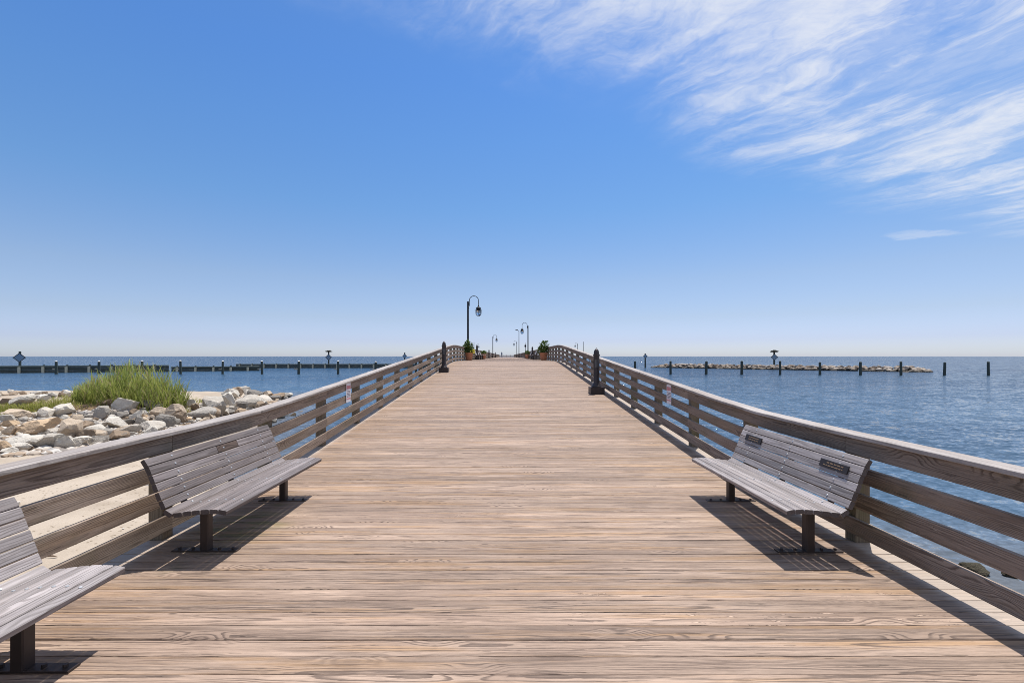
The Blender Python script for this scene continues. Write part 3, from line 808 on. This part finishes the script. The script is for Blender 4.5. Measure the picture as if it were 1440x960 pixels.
def stone_mat():
    m, t, b = new_mat('boulder_stone')
    tc = t.n('ShaderNodeTexCoord').outputs['Object']; oi = t.n('ShaderNodeObjectInfo')
    n1 = t.noise(tc, 1.6, 6, .65, .4); n2 = t.noise(tc, 14, 5, .7); n3 = t.noise(t.xyz(*[t.m('MULTIPLY', s_, k_) for s_, k_ in zip(t.sep(tc), (1.0, 1.0, 6.0))]), 2.2, 4, .6, .8)
    k = t.m('MULTIPLY', t.m('MULTIPLY_ADD', n1, .8, .6), t.m('MULTIPLY_ADD', n2, .6, .7))
    c = t.mix(1, oi.outputs['Color'], t.xyz(k, k, k), 'MULTIPLY')
    c = t.mix(t.m('MULTIPLY', t.ss(n3, .55, .7), .4), c, (.34, .24, .15))
    c = t.mix(t.m('MULTIPLY', t.ss(n1, .6, .72), .45), c, (.55, .53, .50))
    # tide stain near the water
    z = t.sep(t.n('ShaderNodeNewGeometry').outputs['Position'])[2]
    c = t.mix(t.ss(t.m('ADD', z, t.m('MULTIPLY', n1, .3)), -1.1, -1.3, 0.0, .75), c, (.06, .05, .035))
    t.put(b.inputs['Base Color'], c); b.inputs['Roughness'].default_value = .88; b.inputs['Specular IOR Level'].default_value = .3
    t.put(b.inputs['Normal'], t.bump(t.m('ADD', n2, t.m('MULTIPLY', n3, .6)), .8, .06))
    return m
MAT['stone'] = stone_mat()
SHAPES = {'angular': [rock_mesh('boulder', s, 15, .8, MAT['stone']) for s in (1, 2, 3)],
          'slab-like': [rock_mesh('boulder', s, 8, .38, MAT['stone']) for s in (11, 12, 13)],
          'rounded': [rock_mesh('boulder', s, 4, .72, MAT['stone']) for s in (21, 22)],
          'jagged': [rock_mesh('boulder', s, 24, .9, MAT['stone']) for s in (31, 32, 33)]}
COLS = {'chalky white': (.60, .565, .51), 'pale grey': (.47, .435, .39), 'dark grey': (.21, .195, .18), 'mid grey': (.32, .30, .275), 'tan': (.50, .41, .32), 'brown': (.29, .22, .16), 'orange-tan': (.54, .40, .27)}
used = set()
REG = [(60, 'at the far left of the riprap'), (115, 'below the yellow-green grass'), (160, 'below the left end of the reeds'), (215, 'below the middle of the reeds'), (265, 'just right of the reeds'), (330, 'in the heap by the water'), (999, 'at the tip beside the handrail')]
def region(px, py):
    for lim, txt in REG:
        if px < lim: return txt
def boulder(px, py, wpx, hpx, colour, shape=None, sink=.12):
    x, y, z = at(px, py)
    w = wpx / F * y; h = hpx / F * y * 1.15
    size = 'big' if wpx >= 30 else ('middling' if wpx >= 19 else 'small')
    reg = region(px, py) + (', upper side' if py < 572 and px < 330 else '')
    names = list(SHAPES) if shape is None else [shape] + [s for s in SHAPES if s != shape]
    if shape is None: random.shuffle(names)
    cols = [colour] + random.sample([c for c in COLS if c != colour], len(COLS) - 1)
    pick = None
    for cc in cols:
        for sh in names:
            if (size, cc, sh, reg) not in used: pick = (cc, sh); break
        if pick: break
    if not pick: pick = (colour, names[0])
    cc, sh = pick; used.add((size, cc, sh, reg))
    me = random.choice(SHAPES[sh])
    o = bpy.data.objects.new('boulder', me); col.objects.link(o)
    zz = np.array([v.co.z for v in me.vertices]); hh = zz.max() - zz.min()
    sx = w / 1.75 * .90; h *= .92
    o.scale = (sx, sx * random.uniform(.7, 1.0), h / hh * 1.1)
    o.location = (x, y + sx * .5, z - zz.min() * o.scale[2] - h * sink)
    o.rotation_euler = (random.uniform(-.2, .2), random.uniform(-.2, .2), random.choice((0, PI)) + random.uniform(-.5, .5))
    k = random.uniform(.88, 1.1); b_ = COLS[cc]
    o.color = (b_[0] * k * 1.02, b_[1] * k, b_[2] * k * .96, 1)
    tag(o, f'{size} {cc} {sh} boulder {reg}', 'boulder', 'riprap boulders left of the pier')
random.seed(5)
for a in [(18, 590, 40, 13, 'tan', 'slab-like'), (83, 586, 36, 17, 'chalky white', 'angular'), (56, 589, 27, 15, 'pale grey', 'jagged'), (62, 599, 24, 12, 'mid grey', 'rounded'), (34, 613, 68, 20, 'orange-tan', 'slab-like'),
          (90, 620, 44, 28, 'tan', 'angular'), (135, 590, 31, 18, 'mid grey', 'angular'), (166, 581, 43, 19, 'pale grey', 'angular'), (101, 594, 23, 11, 'tan', 'jagged'), (168, 592, 21, 12, 'dark grey', 'angular'),
          (155, 603, 34, 15, 'chalky white', 'slab-like'), (118, 610, 25, 17, 'brown', 'jagged'), (133, 604, 25, 11, 'pale grey', 'slab-like'), (187, 593, 27, 15, 'chalky white', 'jagged'), (193, 601, 21, 15, 'dark grey', 'jagged'),
          (177, 600, 22, 10, 'dark grey', 'slab-like'), (120, 622, 31, 17, 'brown', 'angular'), (146, 617, 25, 13, 'mid grey', 'jagged'), (25, 630, 42, 15, 'chalky white', 'rounded'), (62, 630, 42, 19, 'pale grey', 'slab-like'),
          (97, 629, 38, 12, 'chalky white', 'slab-like'), (180, 610, 31, 11, 'pale grey', 'slab-like'), (22, 570, 32, 13, 'chalky white', 'rounded'), (4, 569, 20, 9, 'brown', 'angular'), (56, 564, 19, 9, 'chalky white', 'angular'),
          (92, 556, 16, 7, 'chalky white', 'jagged'), (70, 559, 14, 6, 'dark grey', 'jagged'), (240, 590, 37, 20, 'tan', 'angular'), (248, 597, 31, 17, 'brown', 'jagged'), (222, 601, 31, 17, 'dark grey', 'angular'), (206, 607, 34, 13, 'pale grey', 'slab-like'),
          (277, 588, 37, 14, 'mid grey', 'rounded'), (295, 585, 38, 26, 'pale grey', 'angular'), (264, 575, 25, 13, 'chalky white', 'angular'), (318, 574, 28, 22, 'chalky white', 'jagged'), (344, 573, 35, 17, 'pale grey', 'rounded'),
          (331, 556, 22, 12, 'brown', 'slab-like'), (346, 557, 14, 10, 'chalky white', 'jagged'), (320, 561, 30, 14, 'chalky white', 'angular'), (317, 583, 21, 8, 'dark grey', 'rounded'), (385, 562, 34, 8, 'brown', 'jagged'), (368, 569, 22, 8, 'pale grey', 'angular'),
          (206, 577, 30, 13, 'dark grey', 'rounded'), (222, 588, 27, 15, 'tan', 'rounded'), (188, 588, 21, 12, 'brown', 'rounded'), (360, 575, 18, 8, 'chalky white', 'slab-like'), (395, 568, 16, 6, 'dark grey', 'angular'), (378, 574, 18, 7, 'tan', 'slab-like'), (150, 571, 26, 9, 'brown', 'slab-like'),
          (304, 571, 24, 12, 'tan', 'slab-like'), (8, 602, 30, 10, 'orange-tan', 'angular'), (8, 640, 24, 10, 'chalky white', 'slab-like')]:
    boulder(*a)
def band(px):        # upper and lower picture edge of the riprap, used only to choose where stones lie on the slope
    up = np.interp(px, [-60, 0, 60, 120, 200, 260, 320, 400], [582, 581, 580, 577, 576, 572, 558, 560]); lo = np.interp(px, [-60, 0, 60, 120, 160, 260, 320, 400], [640, 636, 632, 626, 622, 604, 588, 572])
    return up, lo
for k in range(215):
    px = random.uniform(-60, 402); u, l = band(px); q = random.random(); py = u + (l - u) * q + 3
    wpx = random.choice((8, 9, 10, 12, 14, 16, 20, 24)) * (.75 + .5 * q)
    c = random.choices(list(COLS), (4, 4, 2, 1.2, 3.5, 2.5, .8))[0]
    if px > 372: c = random.choice(('brown', 'dark grey', 'tan'))
    boulder(px, py, wpx, wpx * random.uniform(.4, .65), c, None, .22)
for a in [(398, 585, 20, 10, 'dark grey', 'angular'), (392, 561, 26, 8, 'brown', 'jagged'), (402, 559, 16, 6, 'dark grey', 'angular'), (372, 560, 26, 9, 'tan', 'angular'), (356, 560, 24, 11, 'pale grey', 'angular'), (341, 553, 20, 9, 'brown', 'slab-like'), (410, 588, 14, 7, 'brown', 'jagged'), (386, 590, 24, 12, 'dark grey', 'rounded'), (372, 596, 26, 12, 'brown', 'jagged'), (362, 588, 24, 12, 'tan', 'angular'), (421, 583, 10, 5, 'dark grey', 'rounded')]:
    boulder(*a)
# rocks on the far side of the spit, at its water line
for k in range(16):
    px = random.uniform(-10, 110); boulder(px, random.uniform(553, 560), random.uniform(8, 16), random.uniform(4, 7), random.choice(('chalky white', 'pale grey', 'tan', 'brown')), None, .2)
# weed-covered stones in the wash right of the pier
for (x, y, w, c, lab) in [(7.05, 6.9, .34, (.09, .08, .045), 'weed-covered dark rock in the wash, seen under the right railing'), (7.45, 6.75, .17, (.12, .10, .06), 'smaller wet rock in the wash beside the weed-covered one')]:
    o = bpy.data.objects.new('boulder', SHAPES['jagged'][1]); col.objects.link(o); o.location = (x, y, ZW + .03); o.scale = (w, w * .55, w * .55); o.color = (*c, 1); tag(o, lab, 'boulder', 'wet rocks right of the pier')

# pebbles between the boulders and on the sand
pb = MB(); rr = random.Random(9)
ICO = []
import bmesh as _b
_bm = _b.new(); _b.ops.create_icosphere(_bm, subdivisions=1, radius=1); IV = [v.co.copy() for v in _bm.verts]; IF = [tuple(v.index for v in f.verts) for f in _bm.faces]; _bm.free()
for k in range(2900):
    if k < 2600:
        px = rr.uniform(-60, 405); u, l = band(px); x, y, z = at(px, rr.uniform(u, l + 8))
    else:
        x, y = rr.uniform(-13, -3.6), rr.uniform(2, 11)
        if shore_d(x, y) < .2: continue
        z = float(ground(x, y))
    s = rr.uniform(.035, .10) if k < 1900 else (rr.uniform(.08, .19) if k < 2600 else rr.uniform(.012, .045))
    rn = (rr.random(), rr.random(), rr.random())
    pb.add([Vector((x + v.x * s * rr.uniform(.8, 1.2), y + v.y * s * rr.uniform(.8, 1.2), z + v.z * s * .6 + .01)) for v in IV], IF, rn=rn)
m, t, b = new_mat('pebble_stone'); rv = t.sep(t.attr('rnd')['Vector'])
t.put(b.inputs['Base Color'], t.mix(rv[0], t.mix(rv[1], (.14, .13, .125), (.34, .25, .17)), (.52, .49, .45))); b.inputs['Roughness'].default_value = .9
tag(pb.build('pebbles', m), 'loose pebbles among the boulders and on the sand', None, None, 'stuff')

dl = MB(); rr = random.Random(12)
for k in range(900):
    x, y = rr.uniform(-14, -3.7), rr.uniform(1.5, 11)
    if mnoise.noise(Vector((x * .9, y * .9, 3))) < .12 or shore_d(x, y) < .3: continue
    z = float(ground(x, y)) + .012; a_ = rr.uniform(0, PI); L_ = rr.uniform(.04, .24)
    p_ = Vector((x, y, z)); q_ = Vector((math.cos(a_), math.sin(a_), rr.uniform(-.1, .2))) * L_
    dl.tube([p_ - q_, p_ + Vector((0, 0, .01)), p_ + q_ + Vector((rr.uniform(-.03, .03), rr.uniform(-.03, .03), 0))], [.006, rr.uniform(.008, .022), .004], 5)
tag(dl.build('driftwood_litter', simple('dry_driftwood', (.15, .10, .065), .9)), 'scattered twigs and dry weed on the sand', None, None, 'stuff')

# ------------------------------------------------------------------ reeds and grass
def ribbon(mb, p, d, L, w, droop, rr, seg=4):
    s = Vector((-d.y, d.x, 0)); s = s.normalized() if s.length > .01 else Vector((1, 0, 0))
    s = (s + Vector((rr.uniform(-.5, .5), rr.uniform(-.5, .5), 0))).normalized()
    vs = []; q = p.copy(); dd = d.copy()
    for i in range(seg + 1):
        k = i / seg; ww = w * (1 - k ** 1.6) * (.55 + .45 * min(1, k * 4))
        vs += [q - s * ww, q + s * ww]
        dd = (dd + Vector((d.x * droop * .35, d.y * droop * .35, -droop * k))).normalized(); q = q + dd * (L / seg)
    mb.add(vs, [(2 * i, 2 * i + 1, 2 * i + 3, 2 * i + 2) for i in range(seg)], rn=(rr.random(), rr.random(), rr.random()))
def reeds():
    rr = random.Random(4); mb = MB(); n = 0
    while n < 620:
        px = rr.uniform(100, 262)
        x = rr.uniform(-21, -14.5); y = rr.uniform(19.2, 23.4)
        k = (x / y + .832) / .125; e = k * k + ((y - 21.2) / 2.1) ** 2
        if e > 1: continue
        n += 1
        z = float(ground(x, y)) - .03
        hgt = (1.62 - 1.0 * abs(k - .2) ** 1.35) * rr.uniform(.35, 1.15) * (1.18 if rr.random() < .07 else 1)
        lean = Vector((rr.uniform(-.24, .24), rr.uniform(-.24, .24), 1)).normalized()
        p = Vector((x, y, z)); top = p + lean * hgt
        mb.tube([p, p + lean * hgt * .6, top], [.007, .006, .002], 4, False)
        for i in range(rr.randint(6, 9)):
            q = p + lean * hgt * rr.uniform(.12, 1.0); a = rr.uniform(0, 2 * PI)
            d = Vector((math.cos(a) * .6, math.sin(a) * .6, rr.uniform(1.0, 2.4))).normalized()
            ribbon(mb, q, d, rr.uniform(.32, .78), rr.uniform(.011, .024), rr.uniform(.05, .5), rr)
    return tag(mb.build('reed_clump', MAT['reed']), 'tall clump of green reeds on the sandy bank left of the pier', 'reeds')
reeds()
gm = MB(); rr = random.Random(8)
n = 0
while n < 7000:
    q = rr.random()
    if q < .55: px, py = rr.uniform(-40, 130), 0; py = rr.gauss(np.interp(px, [-40, 0, 60, 130], [577, 576, 571, 562]), 4.5)
    elif q < .85: px, py = rr.uniform(88, 285), 0; py = rr.gauss(np.interp(px, [88, 120, 225, 250, 285], [560, 557, 557, 566, 566]), 2.8)
    else: px, py = rr.gauss(238, 14), rr.uniform(562, 584)
    x, y, z = at(px, py)
    if shore_d(x, y) < 1: n += 1; continue
    n += 1
    tall = rr.uniform(.10, .26) * (1.6 if q > .85 else 1)
    a = rr.uniform(0, 2 * PI); sp = rr.uniform(.1, .8)
    d = Vector((math.cos(a) * sp, math.sin(a) * sp, 1)).normalized()
    ribbon(gm, Vector((x + rr.uniform(-.1, .1), y + rr.uniform(-.1, .1), z - .02)), d, tall, rr.uniform(.008, .018), rr.uniform(.1, .5), rr, 3)
tag(gm.build('grass', MAT['grass']), 'low yellow-green grass along the bank', None, None, 'stuff')

# ------------------------------------------------------------------ pilings in the bay
def make_piling(label, loc, group):
    t = thing('mooring_piling', label, 'piling', loc, 0, group)
    p = MB(); p.tube([(0, 0, -2), (0, 0, 0), (.01, 0, 1.2), (.0, .01, 2.28)], [.225, .22, .21, .20], 14); p.build('pile', MAT['pile'], t, True, R(50))
    c = MB(); c.lathe([(.205, 2.283), (.205, 2.32), (.06, 2.42)], 14); c.build('pile_cap', MAT['pile'], t, True, R(40))
    return t
base = None
ORD = ['first', 'second', 'third', 'fourth', 'fifth', 'sixth', 'seventh', 'eighth', 'ninth', 'tenth']
for i, px in enumerate([893, 943, 993, 1043, 1097, 1153, 1210, 1267, 1328, 1390]):
    Y = np.interp(px, [893, 1390], [84, 77.2]); X = (px - VX) / F * Y
    note = {0: 'just over the handrail', 8: 'just past the rock breakwater', 9: 'in open water'}.get(i, 'before the rock breakwater')
    lab = f'dark green piling, {ORD[i]} from the left in the right-hand row, {note}'
    if base is None: base = make_piling(lab, (X, Y, ZW), 'row of pilings right of the pier')
    else:
        o = dup(base, lab, (X, Y, ZW), None, 'row of pilings right of the pier'); o.rotation_euler = (random.uniform(-.02, .02), random.uniform(-.025, .025), random.uniform(0, 6)); o.scale = (random.uniform(.9, 1.08),) * 2 + (random.uniform(.93, 1.06),)
# left row: pale capped, with a pale brace
lbase = None
for i, px in enumerate([79, 139, 200, 254, 313, 368.5, 420, 475.5, 528, 585]):
    Y = np.interp(px, [79, 528], [84, 83]); X = (px - VX) / F * Y
    note = {0: 'left of the reeds', 1: 'at the left end of the reeds', 2: 'half hidden by the reeds', 9: 'seen through the railing'}.get(i, 'before the timber wall')
    lab = f'pale-capped piling, {ORD[i]} from left in the left-hand row, {note}'
    if lbase is None:
        lbase = make_piling(lab, (X, Y, ZW), 'row of pilings left of the pier')
        for ch in lbase.children:
            if ch.name.startswith('pile_cap'): ch.data.materials.clear(); ch.data.materials.append(MAT['pile_cap'])
        b_ = MB(); b_.beam([(-.95, .22, .95), (0, .22, .75)], (0, 0, 1), (0, 1, 0), .16, .08, 0); b_.beam([(-.5, .31, 1.05), (0, .31, .25)], (1, 0, 0), (0, 1, 0), .12, .08, 0); b_.build('brace', MAT['brace'], lbase)
    else:
        o = dup(lbase, lab, (X, Y, ZW), None, 'row of pilings left of the pier'); o.rotation_euler = (0, random.uniform(-.025, .025), 0); o.scale = (random.uniform(.9, 1.08),) * 2 + (random.uniform(.93, 1.06),)

# timber breakwater walls
def timber_wall(label, p0, p1, h, n, face=True):
    a = Vector((p0[0], p0[1], ZW)); b = Vector((p1[0], p1[1], ZW)); d = (b - a); L = d.length; d.normalize(); nn = Vector((d.y, -d.x, 0))
    if nn.y > 0: nn = -nn
    t = thing('timber_breakwater', label, 'breakwater', a, 0, 'timber breakwaters left of the pier')
    w = MB(); k = 0; z = -1.0
    while z < h - .28:
        w.beam([nn * .0 + Vector((0, 0, z + .13)) + nn * random.uniform(-.02, .02), d * L + Vector((0, 0, z + .13)) + nn * random.uniform(-.02, .02)], (0, 0, 1), nn, .25, .10, 0); z += .262
    w.build('board_wall', MAT['bulkhead'], t)
    c = MB(); c.beam([Vector((0, 0, h - .12)) + nn * .14, d * L + Vector((0, 0, h - .12)) + nn * .14], (0, 0, 1), nn, .26, .17, .02); c.build('cap_beam', MAT['bulkhead_cap'], t)
    for i in range(n):
        q = d * (L * (i + .3) / n) + nn * .18
        p = MB(); p.tube([q + Vector((0, 0, -1.4)), q + Vector((0, 0, h - .26))], .24, 10); o = p.build('post', MAT['pale_post'], t, True, R(50))
        p = MB(); p.tube([q - nn * .36 + Vector((0, 0, -1.0)), q - nn * .36 + Vector((0, 0, h + .16))], .16, 8); p.build('post_top', MAT['pile'], o)
timber_wall('nearer timber breakwater at far left, tall section behind the reeds', (-125, 80), (-72, 97), 1.42, 15)
timber_wall('lower timber breakwater section between the reeds and the gap', (-71.6, 97.2), (-56.5, 104), 1.05, 5)
timber_wall('farther timber breakwater behind the left row of pilings, reaching towards the pier', (-75.5, 127), (-18, 128), 1.15, 17)

# rubble breakwater right of the pier: one heap of many stones
def stone2():
    m, t, b = new_mat('breakwater_stone'); rv = t.sep(t.attr('rnd')['Vector']); pos = t.n('ShaderNodeNewGeometry').outputs['Position']
    c = t.mix(rv[0], t.mix(rv[1], (.085, .06, .045), (.18, .13, .085)), (.36, .31, .26)); k = t.m('MULTIPLY_ADD', t.noise(pos, 3, 4), .8, .6)
    c = t.mix(1, c, t.xyz(k, k, k), 'MULTIPLY')
    z = t.sep(pos)[2]; c = t.mix(t.ss(z, ZW + .55, ZW + .2, 0, .85), c, (.045, .04, .03))
    t.put(b.inputs['Base Color'], c); b.inputs['Roughness'].default_value = .9; return m
MAT['stone_bw'] = stone2()
bw = MB(); rr = random.Random(6); _bm = _b.new(); _b.ops.create_icosphere(_bm, subdivisions=2, radius=1); IV2 = [v.co.copy() for v in _bm.verts]; IF2 = [tuple(v.index for v in f.verts) for f in _bm.faces]; _bm.free()
A, B = Vector((43.5, 134, 0)), Vector((88, 94.5, 0))
for k in range(640):
    q = rr.random(); s = rr.uniform(.32, .72); u = rr.uniform(-2.6, 2.6)
    d = (B - A).normalized(); nn = Vector((d.y, -d.x, 0))
    ht = 1.0 * (1 - (abs(u) / 2.8) ** 1.5) * min(1, q * 14 + .25, (1 - q) * 14 + .35)
    c = A.lerp(B, q) + nn * u; c.z = ZW + ht - s * .45 + rr.uniform(-.05, .18)
    pls = [(Vector((rr.gauss(0, 1), rr.gauss(0, 1), rr.gauss(0, 1))).normalized(), rr.uniform(.45, .8)) for _ in range(8)]
    vs = []
    for v in IV2:
        p = v.copy()
        for dd, hh in pls:
            kk = p.dot(dd) - hh
            if kk > 0: p -= dd * kk
        vs.append(c + Vector((p.x * s * 1.25, p.y * s, p.z * s * .85)))
    bw.add(vs, IF2, rn=(rr.random(), rr.random(), rr.random()))
o = bw.build('rubble_breakwater', MAT['stone_bw']); tag(o, 'long low breakwater of brown and pale stones right of the pier', 'breakwater')

# channel markers: diamond board on a pile; two carry an osprey nest
def marker(label, X, Y, top, dz, half, nest=False, group='diamond boards on piles'):
    t = thing('diamond_marker', label, 'marker', (X, Y, ZW), math.atan2(-X, Y) * .6, group)
    p = MB(); p.tube([(0, 0, -2), (0, 0, top)], [.24, .20], 12); p.build('pile', MAT['pile'], t, True, R(50))
    dzz = dz
    b_ = MB(); b_.add([(x_ * half, y_, dzz + z_ * half) for y_ in (-.29, -.25) for (x_, z_) in ((-1, 0), (0, -1), (1, 0), (0, 1))], [(0, 1, 2, 3), (7, 6, 5, 4), (0, 4, 5, 1), (1, 5, 6, 2), (2, 6, 7, 3), (3, 7, 4, 0)]); bd = b_.build('diamond_board', MAT['sign_edge'], t)
    i_ = half * .80; b_ = MB(); b_.add([(x_ * i_, y_, dzz + z_ * i_) for y_ in (-.31, -.292) for (x_, z_) in ((-1, 0), (0, -1), (1, 0), (0, 1))], [(0, 1, 2, 3), (7, 6, 5, 4), (0, 4, 5, 1), (1, 5, 6, 2), (2, 6, 7, 3), (3, 7, 4, 0)]); b_.build('board_face', MAT['sign_blue'], bd)
    if nest:
        n_ = MB(); rr = random.Random(int(X))
        n_.box((0, 0, top + .03), (1.3, 1.3, .06))
        for _ in range(220):
            a = rr.uniform(0, 2 * PI); r_ = rr.uniform(.1, .85); z_ = top + .08 + (1 - r_) * .45 * rr.random() + .06 * rr.random()
            c = Vector((r_ * math.cos(a), r_ * math.sin(a), z_)); b2 = a + PI / 2 + rr.uniform(-.9, .9); d = Vector((math.cos(b2), math.sin(b2), rr.uniform(-.25, .35))) * rr.uniform(.2, .5)
            n_.tube([c - d, c + d], rr.uniform(.02, .04), 4)
        n_.build('nest', MAT['nest'], t)
marker('blue diamond marker board on a pile at far left, behind the timber breakwater', -101.6, 95, 4.3, 3.0, 1.02)
marker('diamond marker on a pile with an osprey nest on top, left of the pier', -52.8, 135, 4.55, 3.0, .95, True)
marker('small diamond marker on a pile just above the left handrail', -33.6, 150, 4.5, 3.4, .75)
marker('small diamond marker on a pile right of the pier, left of the rock breakwater', 40.8, 134, 4.1, 3.3, .66)
marker('diamond marker with an osprey nest on top, standing in the rock breakwater', 67.6, 115, 4.3, 3.05, .85, True)

# ------------------------------------------------------------------ light and sky
TX, TY = .17, .24
el = math.atan2(1, math.hypot(TX, TY)); az = math.atan2(TX, TY)
sun = bpy.data.lights.new('sun', 'SUN'); sun.energy = 5.0; sun.angle = R(.5); sun.color = (1, .955, .89)
so = bpy.data.objects.new('sun', sun); col.objects.link(so)
so.rotation_euler = Vector((-TX, -TY, -1)).to_track_quat('-Z', 'Y').to_euler(); so.location = (20, 30, 60)

w = bpy.data.worlds.new('World'); scene.world = w; w.use_nodes = True
t = NT(w.node_tree); w.node_tree.nodes.clear()
out = t.n('ShaderNodeOutputWorld'); bg = t.n('ShaderNodeBackground'); w.node_tree.links.new(bg.outputs[0], out.inputs[0])
sky = t.n('ShaderNodeTexSky', sky_type='NISHITA'); sky.sun_disc = False; sky.sun_elevation = el; sky.sun_rotation = az
sky.altitude = 0; sky.air_density = 1.0; sky.dust_density = .6; sky.ozone_density = 2.0
M = t.m
gen = t.n('ShaderNodeTexCoord').outputs['Generated']
dx, dy, dz = t.sep(gen)
zc = M('MAXIMUM', dz, .03)
px = M('DIVIDE', dx, zc); py = M('DIVIDE', dy, zc)
# cirrus sheet: flat coordinates of a high cloud layer, drawn out along the wind
ang = math.atan2(-.85, .5); ca, sa = math.cos(ang), math.sin(ang)
P0 = t.xyz(px, py, 0)
wv = t.n('ShaderNodeVectorMath', operation='SCALE'); t.put(wv.inputs[0], t.n('ShaderNodeVectorMath', operation='SUBTRACT').outputs[0]); sub = wv.inputs[0].links[0].from_node
t.put(sub.inputs[0], t.noise(P0, .9, 5, .55, 0, True)); sub.inputs[1].default_value = (.5, .5, .5); wv.inputs['Scale'].default_value = .75
ad = t.n('ShaderNodeVectorMath', operation='ADD'); t.put(ad.inputs[0], P0); t.put(ad.inputs[1], wv.outputs[0])
qx, qy, _ = t.sep(ad.outputs[0])
u = M('ADD', M('MULTIPLY', qx, ca), M('MULTIPLY', qy, sa)); v = M('SUBTRACT', M('MULTIPLY', qy, ca), M('MULTIPLY', qx, sa))
streak = t.noise(t.xyz(M('MULTIPLY', u, .8), M('MULTIPLY', v, 2.2), 1.3), 1, 9, .66, .4)
fine = t.noise(t.xyz(M('MULTIPLY', u, 3.4), M('MULTIPLY', v, 8.5), 4.1), 1, 9, .72, .3)
puff = t.noise(t.xyz(M('MULTIPLY', u, 1.3), M('MULTIPLY', v, 1.7), 8.7), 1, 8, .62, .6)
edge = M('SUBTRACT', M('ADD', M('MULTIPLY_ADD', M('MINIMUM', px, 1.6), .66, 1.50), M('MULTIPLY', M('MAXIMUM', M('SUBTRACT', px, 1.6), 0.0), .43)), py)
edge = M('ADD', edge, M('MULTIPLY', M('SUBTRACT', t.noise(P0, 1.4, 5, .6), .5), .75))
mask = t.ss(edge, -.25, .6)
# fine fibres: ridges of a drawn-out noise
def ridge(nz, w_):
    return t.ss(M('ABSOLUTE', M('SUBTRACT', nz, .5)), w_, 0.0)
f1 = ridge(t.noise(t.xyz(M('MULTIPLY', u, .9), M('MULTIPLY', v, 4.2), 2.2), 1, 9, .68, .25), .15)
f2 = ridge(t.noise(t.xyz(M('MULTIPLY', qx, 3.0), M('MULTIPLY', qy, 4.5), 5.5), 1, 9, .70, .3), .14)
d = M('ADD', M('ADD', M('MULTIPLY', streak, .34), M('MULTIPLY', fine, .20)), M('MULTIPLY', puff, .46))
body = t.ss(M('ADD', d, M('MULTIPLY', mask, .13)), .49, .80)
fib_ = M('MULTIPLY', M('ADD', M('MULTIPLY', f1, .62), M('MULTIPLY', f2, .38)), t.ss(d, .36, .58))
den = M('MULTIPLY', M('ADD', M('MULTIPLY', body, .62), M('MULTIPLY', fib_, .50)), mask)
mott = M('MULTIPLY_ADD', M('SUBTRACT', t.noise(t.xyz(M('MULTIPLY', qx, 7.0), M('MULTIPLY', qy, 9.0), 3.0), 1, 5, .7), .5), 1.5, 1.0)
den = M('MULTIPLY', den, M('MAXIMUM', mott, .3))
hole = t.ss(t.noise(t.xyz(M('MULTIPLY', u, 1.0), M('MULTIPLY', v, 2.6), 11.0), 1, 6, .62, .3), .40, .56, .22, 1.0)
den = M('MULTIPLY', den, hole)
den = M('SUBTRACT', 1.0, M('EXPONENT', M('MULTIPLY', M('ADD', den, M('MULTIPLY', mask, .04)), -1.75)))
# one small detached wisp low on the right
wn = M('MULTIPLY', M('SUBTRACT', t.noise(t.xyz(M('MULTIPLY', px, 3.0), M('MULTIPLY', py, 3.0), 0), 1, 5, .65), .5), .55)
wd = M('ADD', M('POWER', M('DIVIDE', M('SUBTRACT', px, 3.42), .34), 2.0), M('POWER', M('DIVIDE', M('ADD', M('SUBTRACT', py, 3.74), wn), .16), 2.0))
den = M('MAXIMUM', den, M('MULTIPLY', t.ss(wd, 1.2, .0), M('MULTIPLY', t.ss(M('ADD', f1, fine), .45, 1.5), .30)))
CL = 8.6
ramp = t.n('ShaderNodeValToRGB'); t.put(ramp.inputs[0], M('MAXIMUM', dz, 0.0)); els = ramp.color_ramp.elements
stops = [(.0, (1.22, 1.36, 1.95)), (.008, (1.17, 1.33, 1.88)), (.033, (1.0, 1.09, 1.66)), (.08, (1.013, 1.03, 1.30)), (.156, (1.05, 1.084, 1.25)), (.30, (.826, 1.15, 1.43)), (.425, (.75, 1.17, 1.57)), (.52, (.69, 1.15, 1.65)), (1.0, (.68, 1.15, 1.7))]
while len(els) < len(stops): els.new(.5)
for e, (p_, c_) in zip(els, stops): e.position = p_; e.color = (c_[0] / 3, c_[1] / 3, c_[2] / 3, 1)
tint = t.n('ShaderNodeVectorMath', operation='SCALE'); t.put(tint.inputs[0], ramp.outputs[0]); tint.inputs['Scale'].default_value = 3.0
skyc = t.n('ShaderNodeVectorMath', operation='MULTIPLY'); t.put(skyc.inputs[0], sky.outputs[0]); t.put(skyc.inputs[1], tint.outputs[0])
c = t.mix(den, skyc.outputs[0], (CL * .97, CL * 1.0, CL * 1.07))
t.put(bg.inputs[0], c); bg.inputs[1].default_value = .084

scene.view_settings.view_transform = 'Standard'; scene.view_settings.look = 'None'; scene.view_settings.gamma = 1; scene.view_settings.exposure = .25
scene.view_settings.use_curve_mapping = False
scene.render.engine = 'CYCLES'
scene.cycles.max_bounces = 6; scene.cycles.use_denoising = True; scene.cycles.filter_width = .95
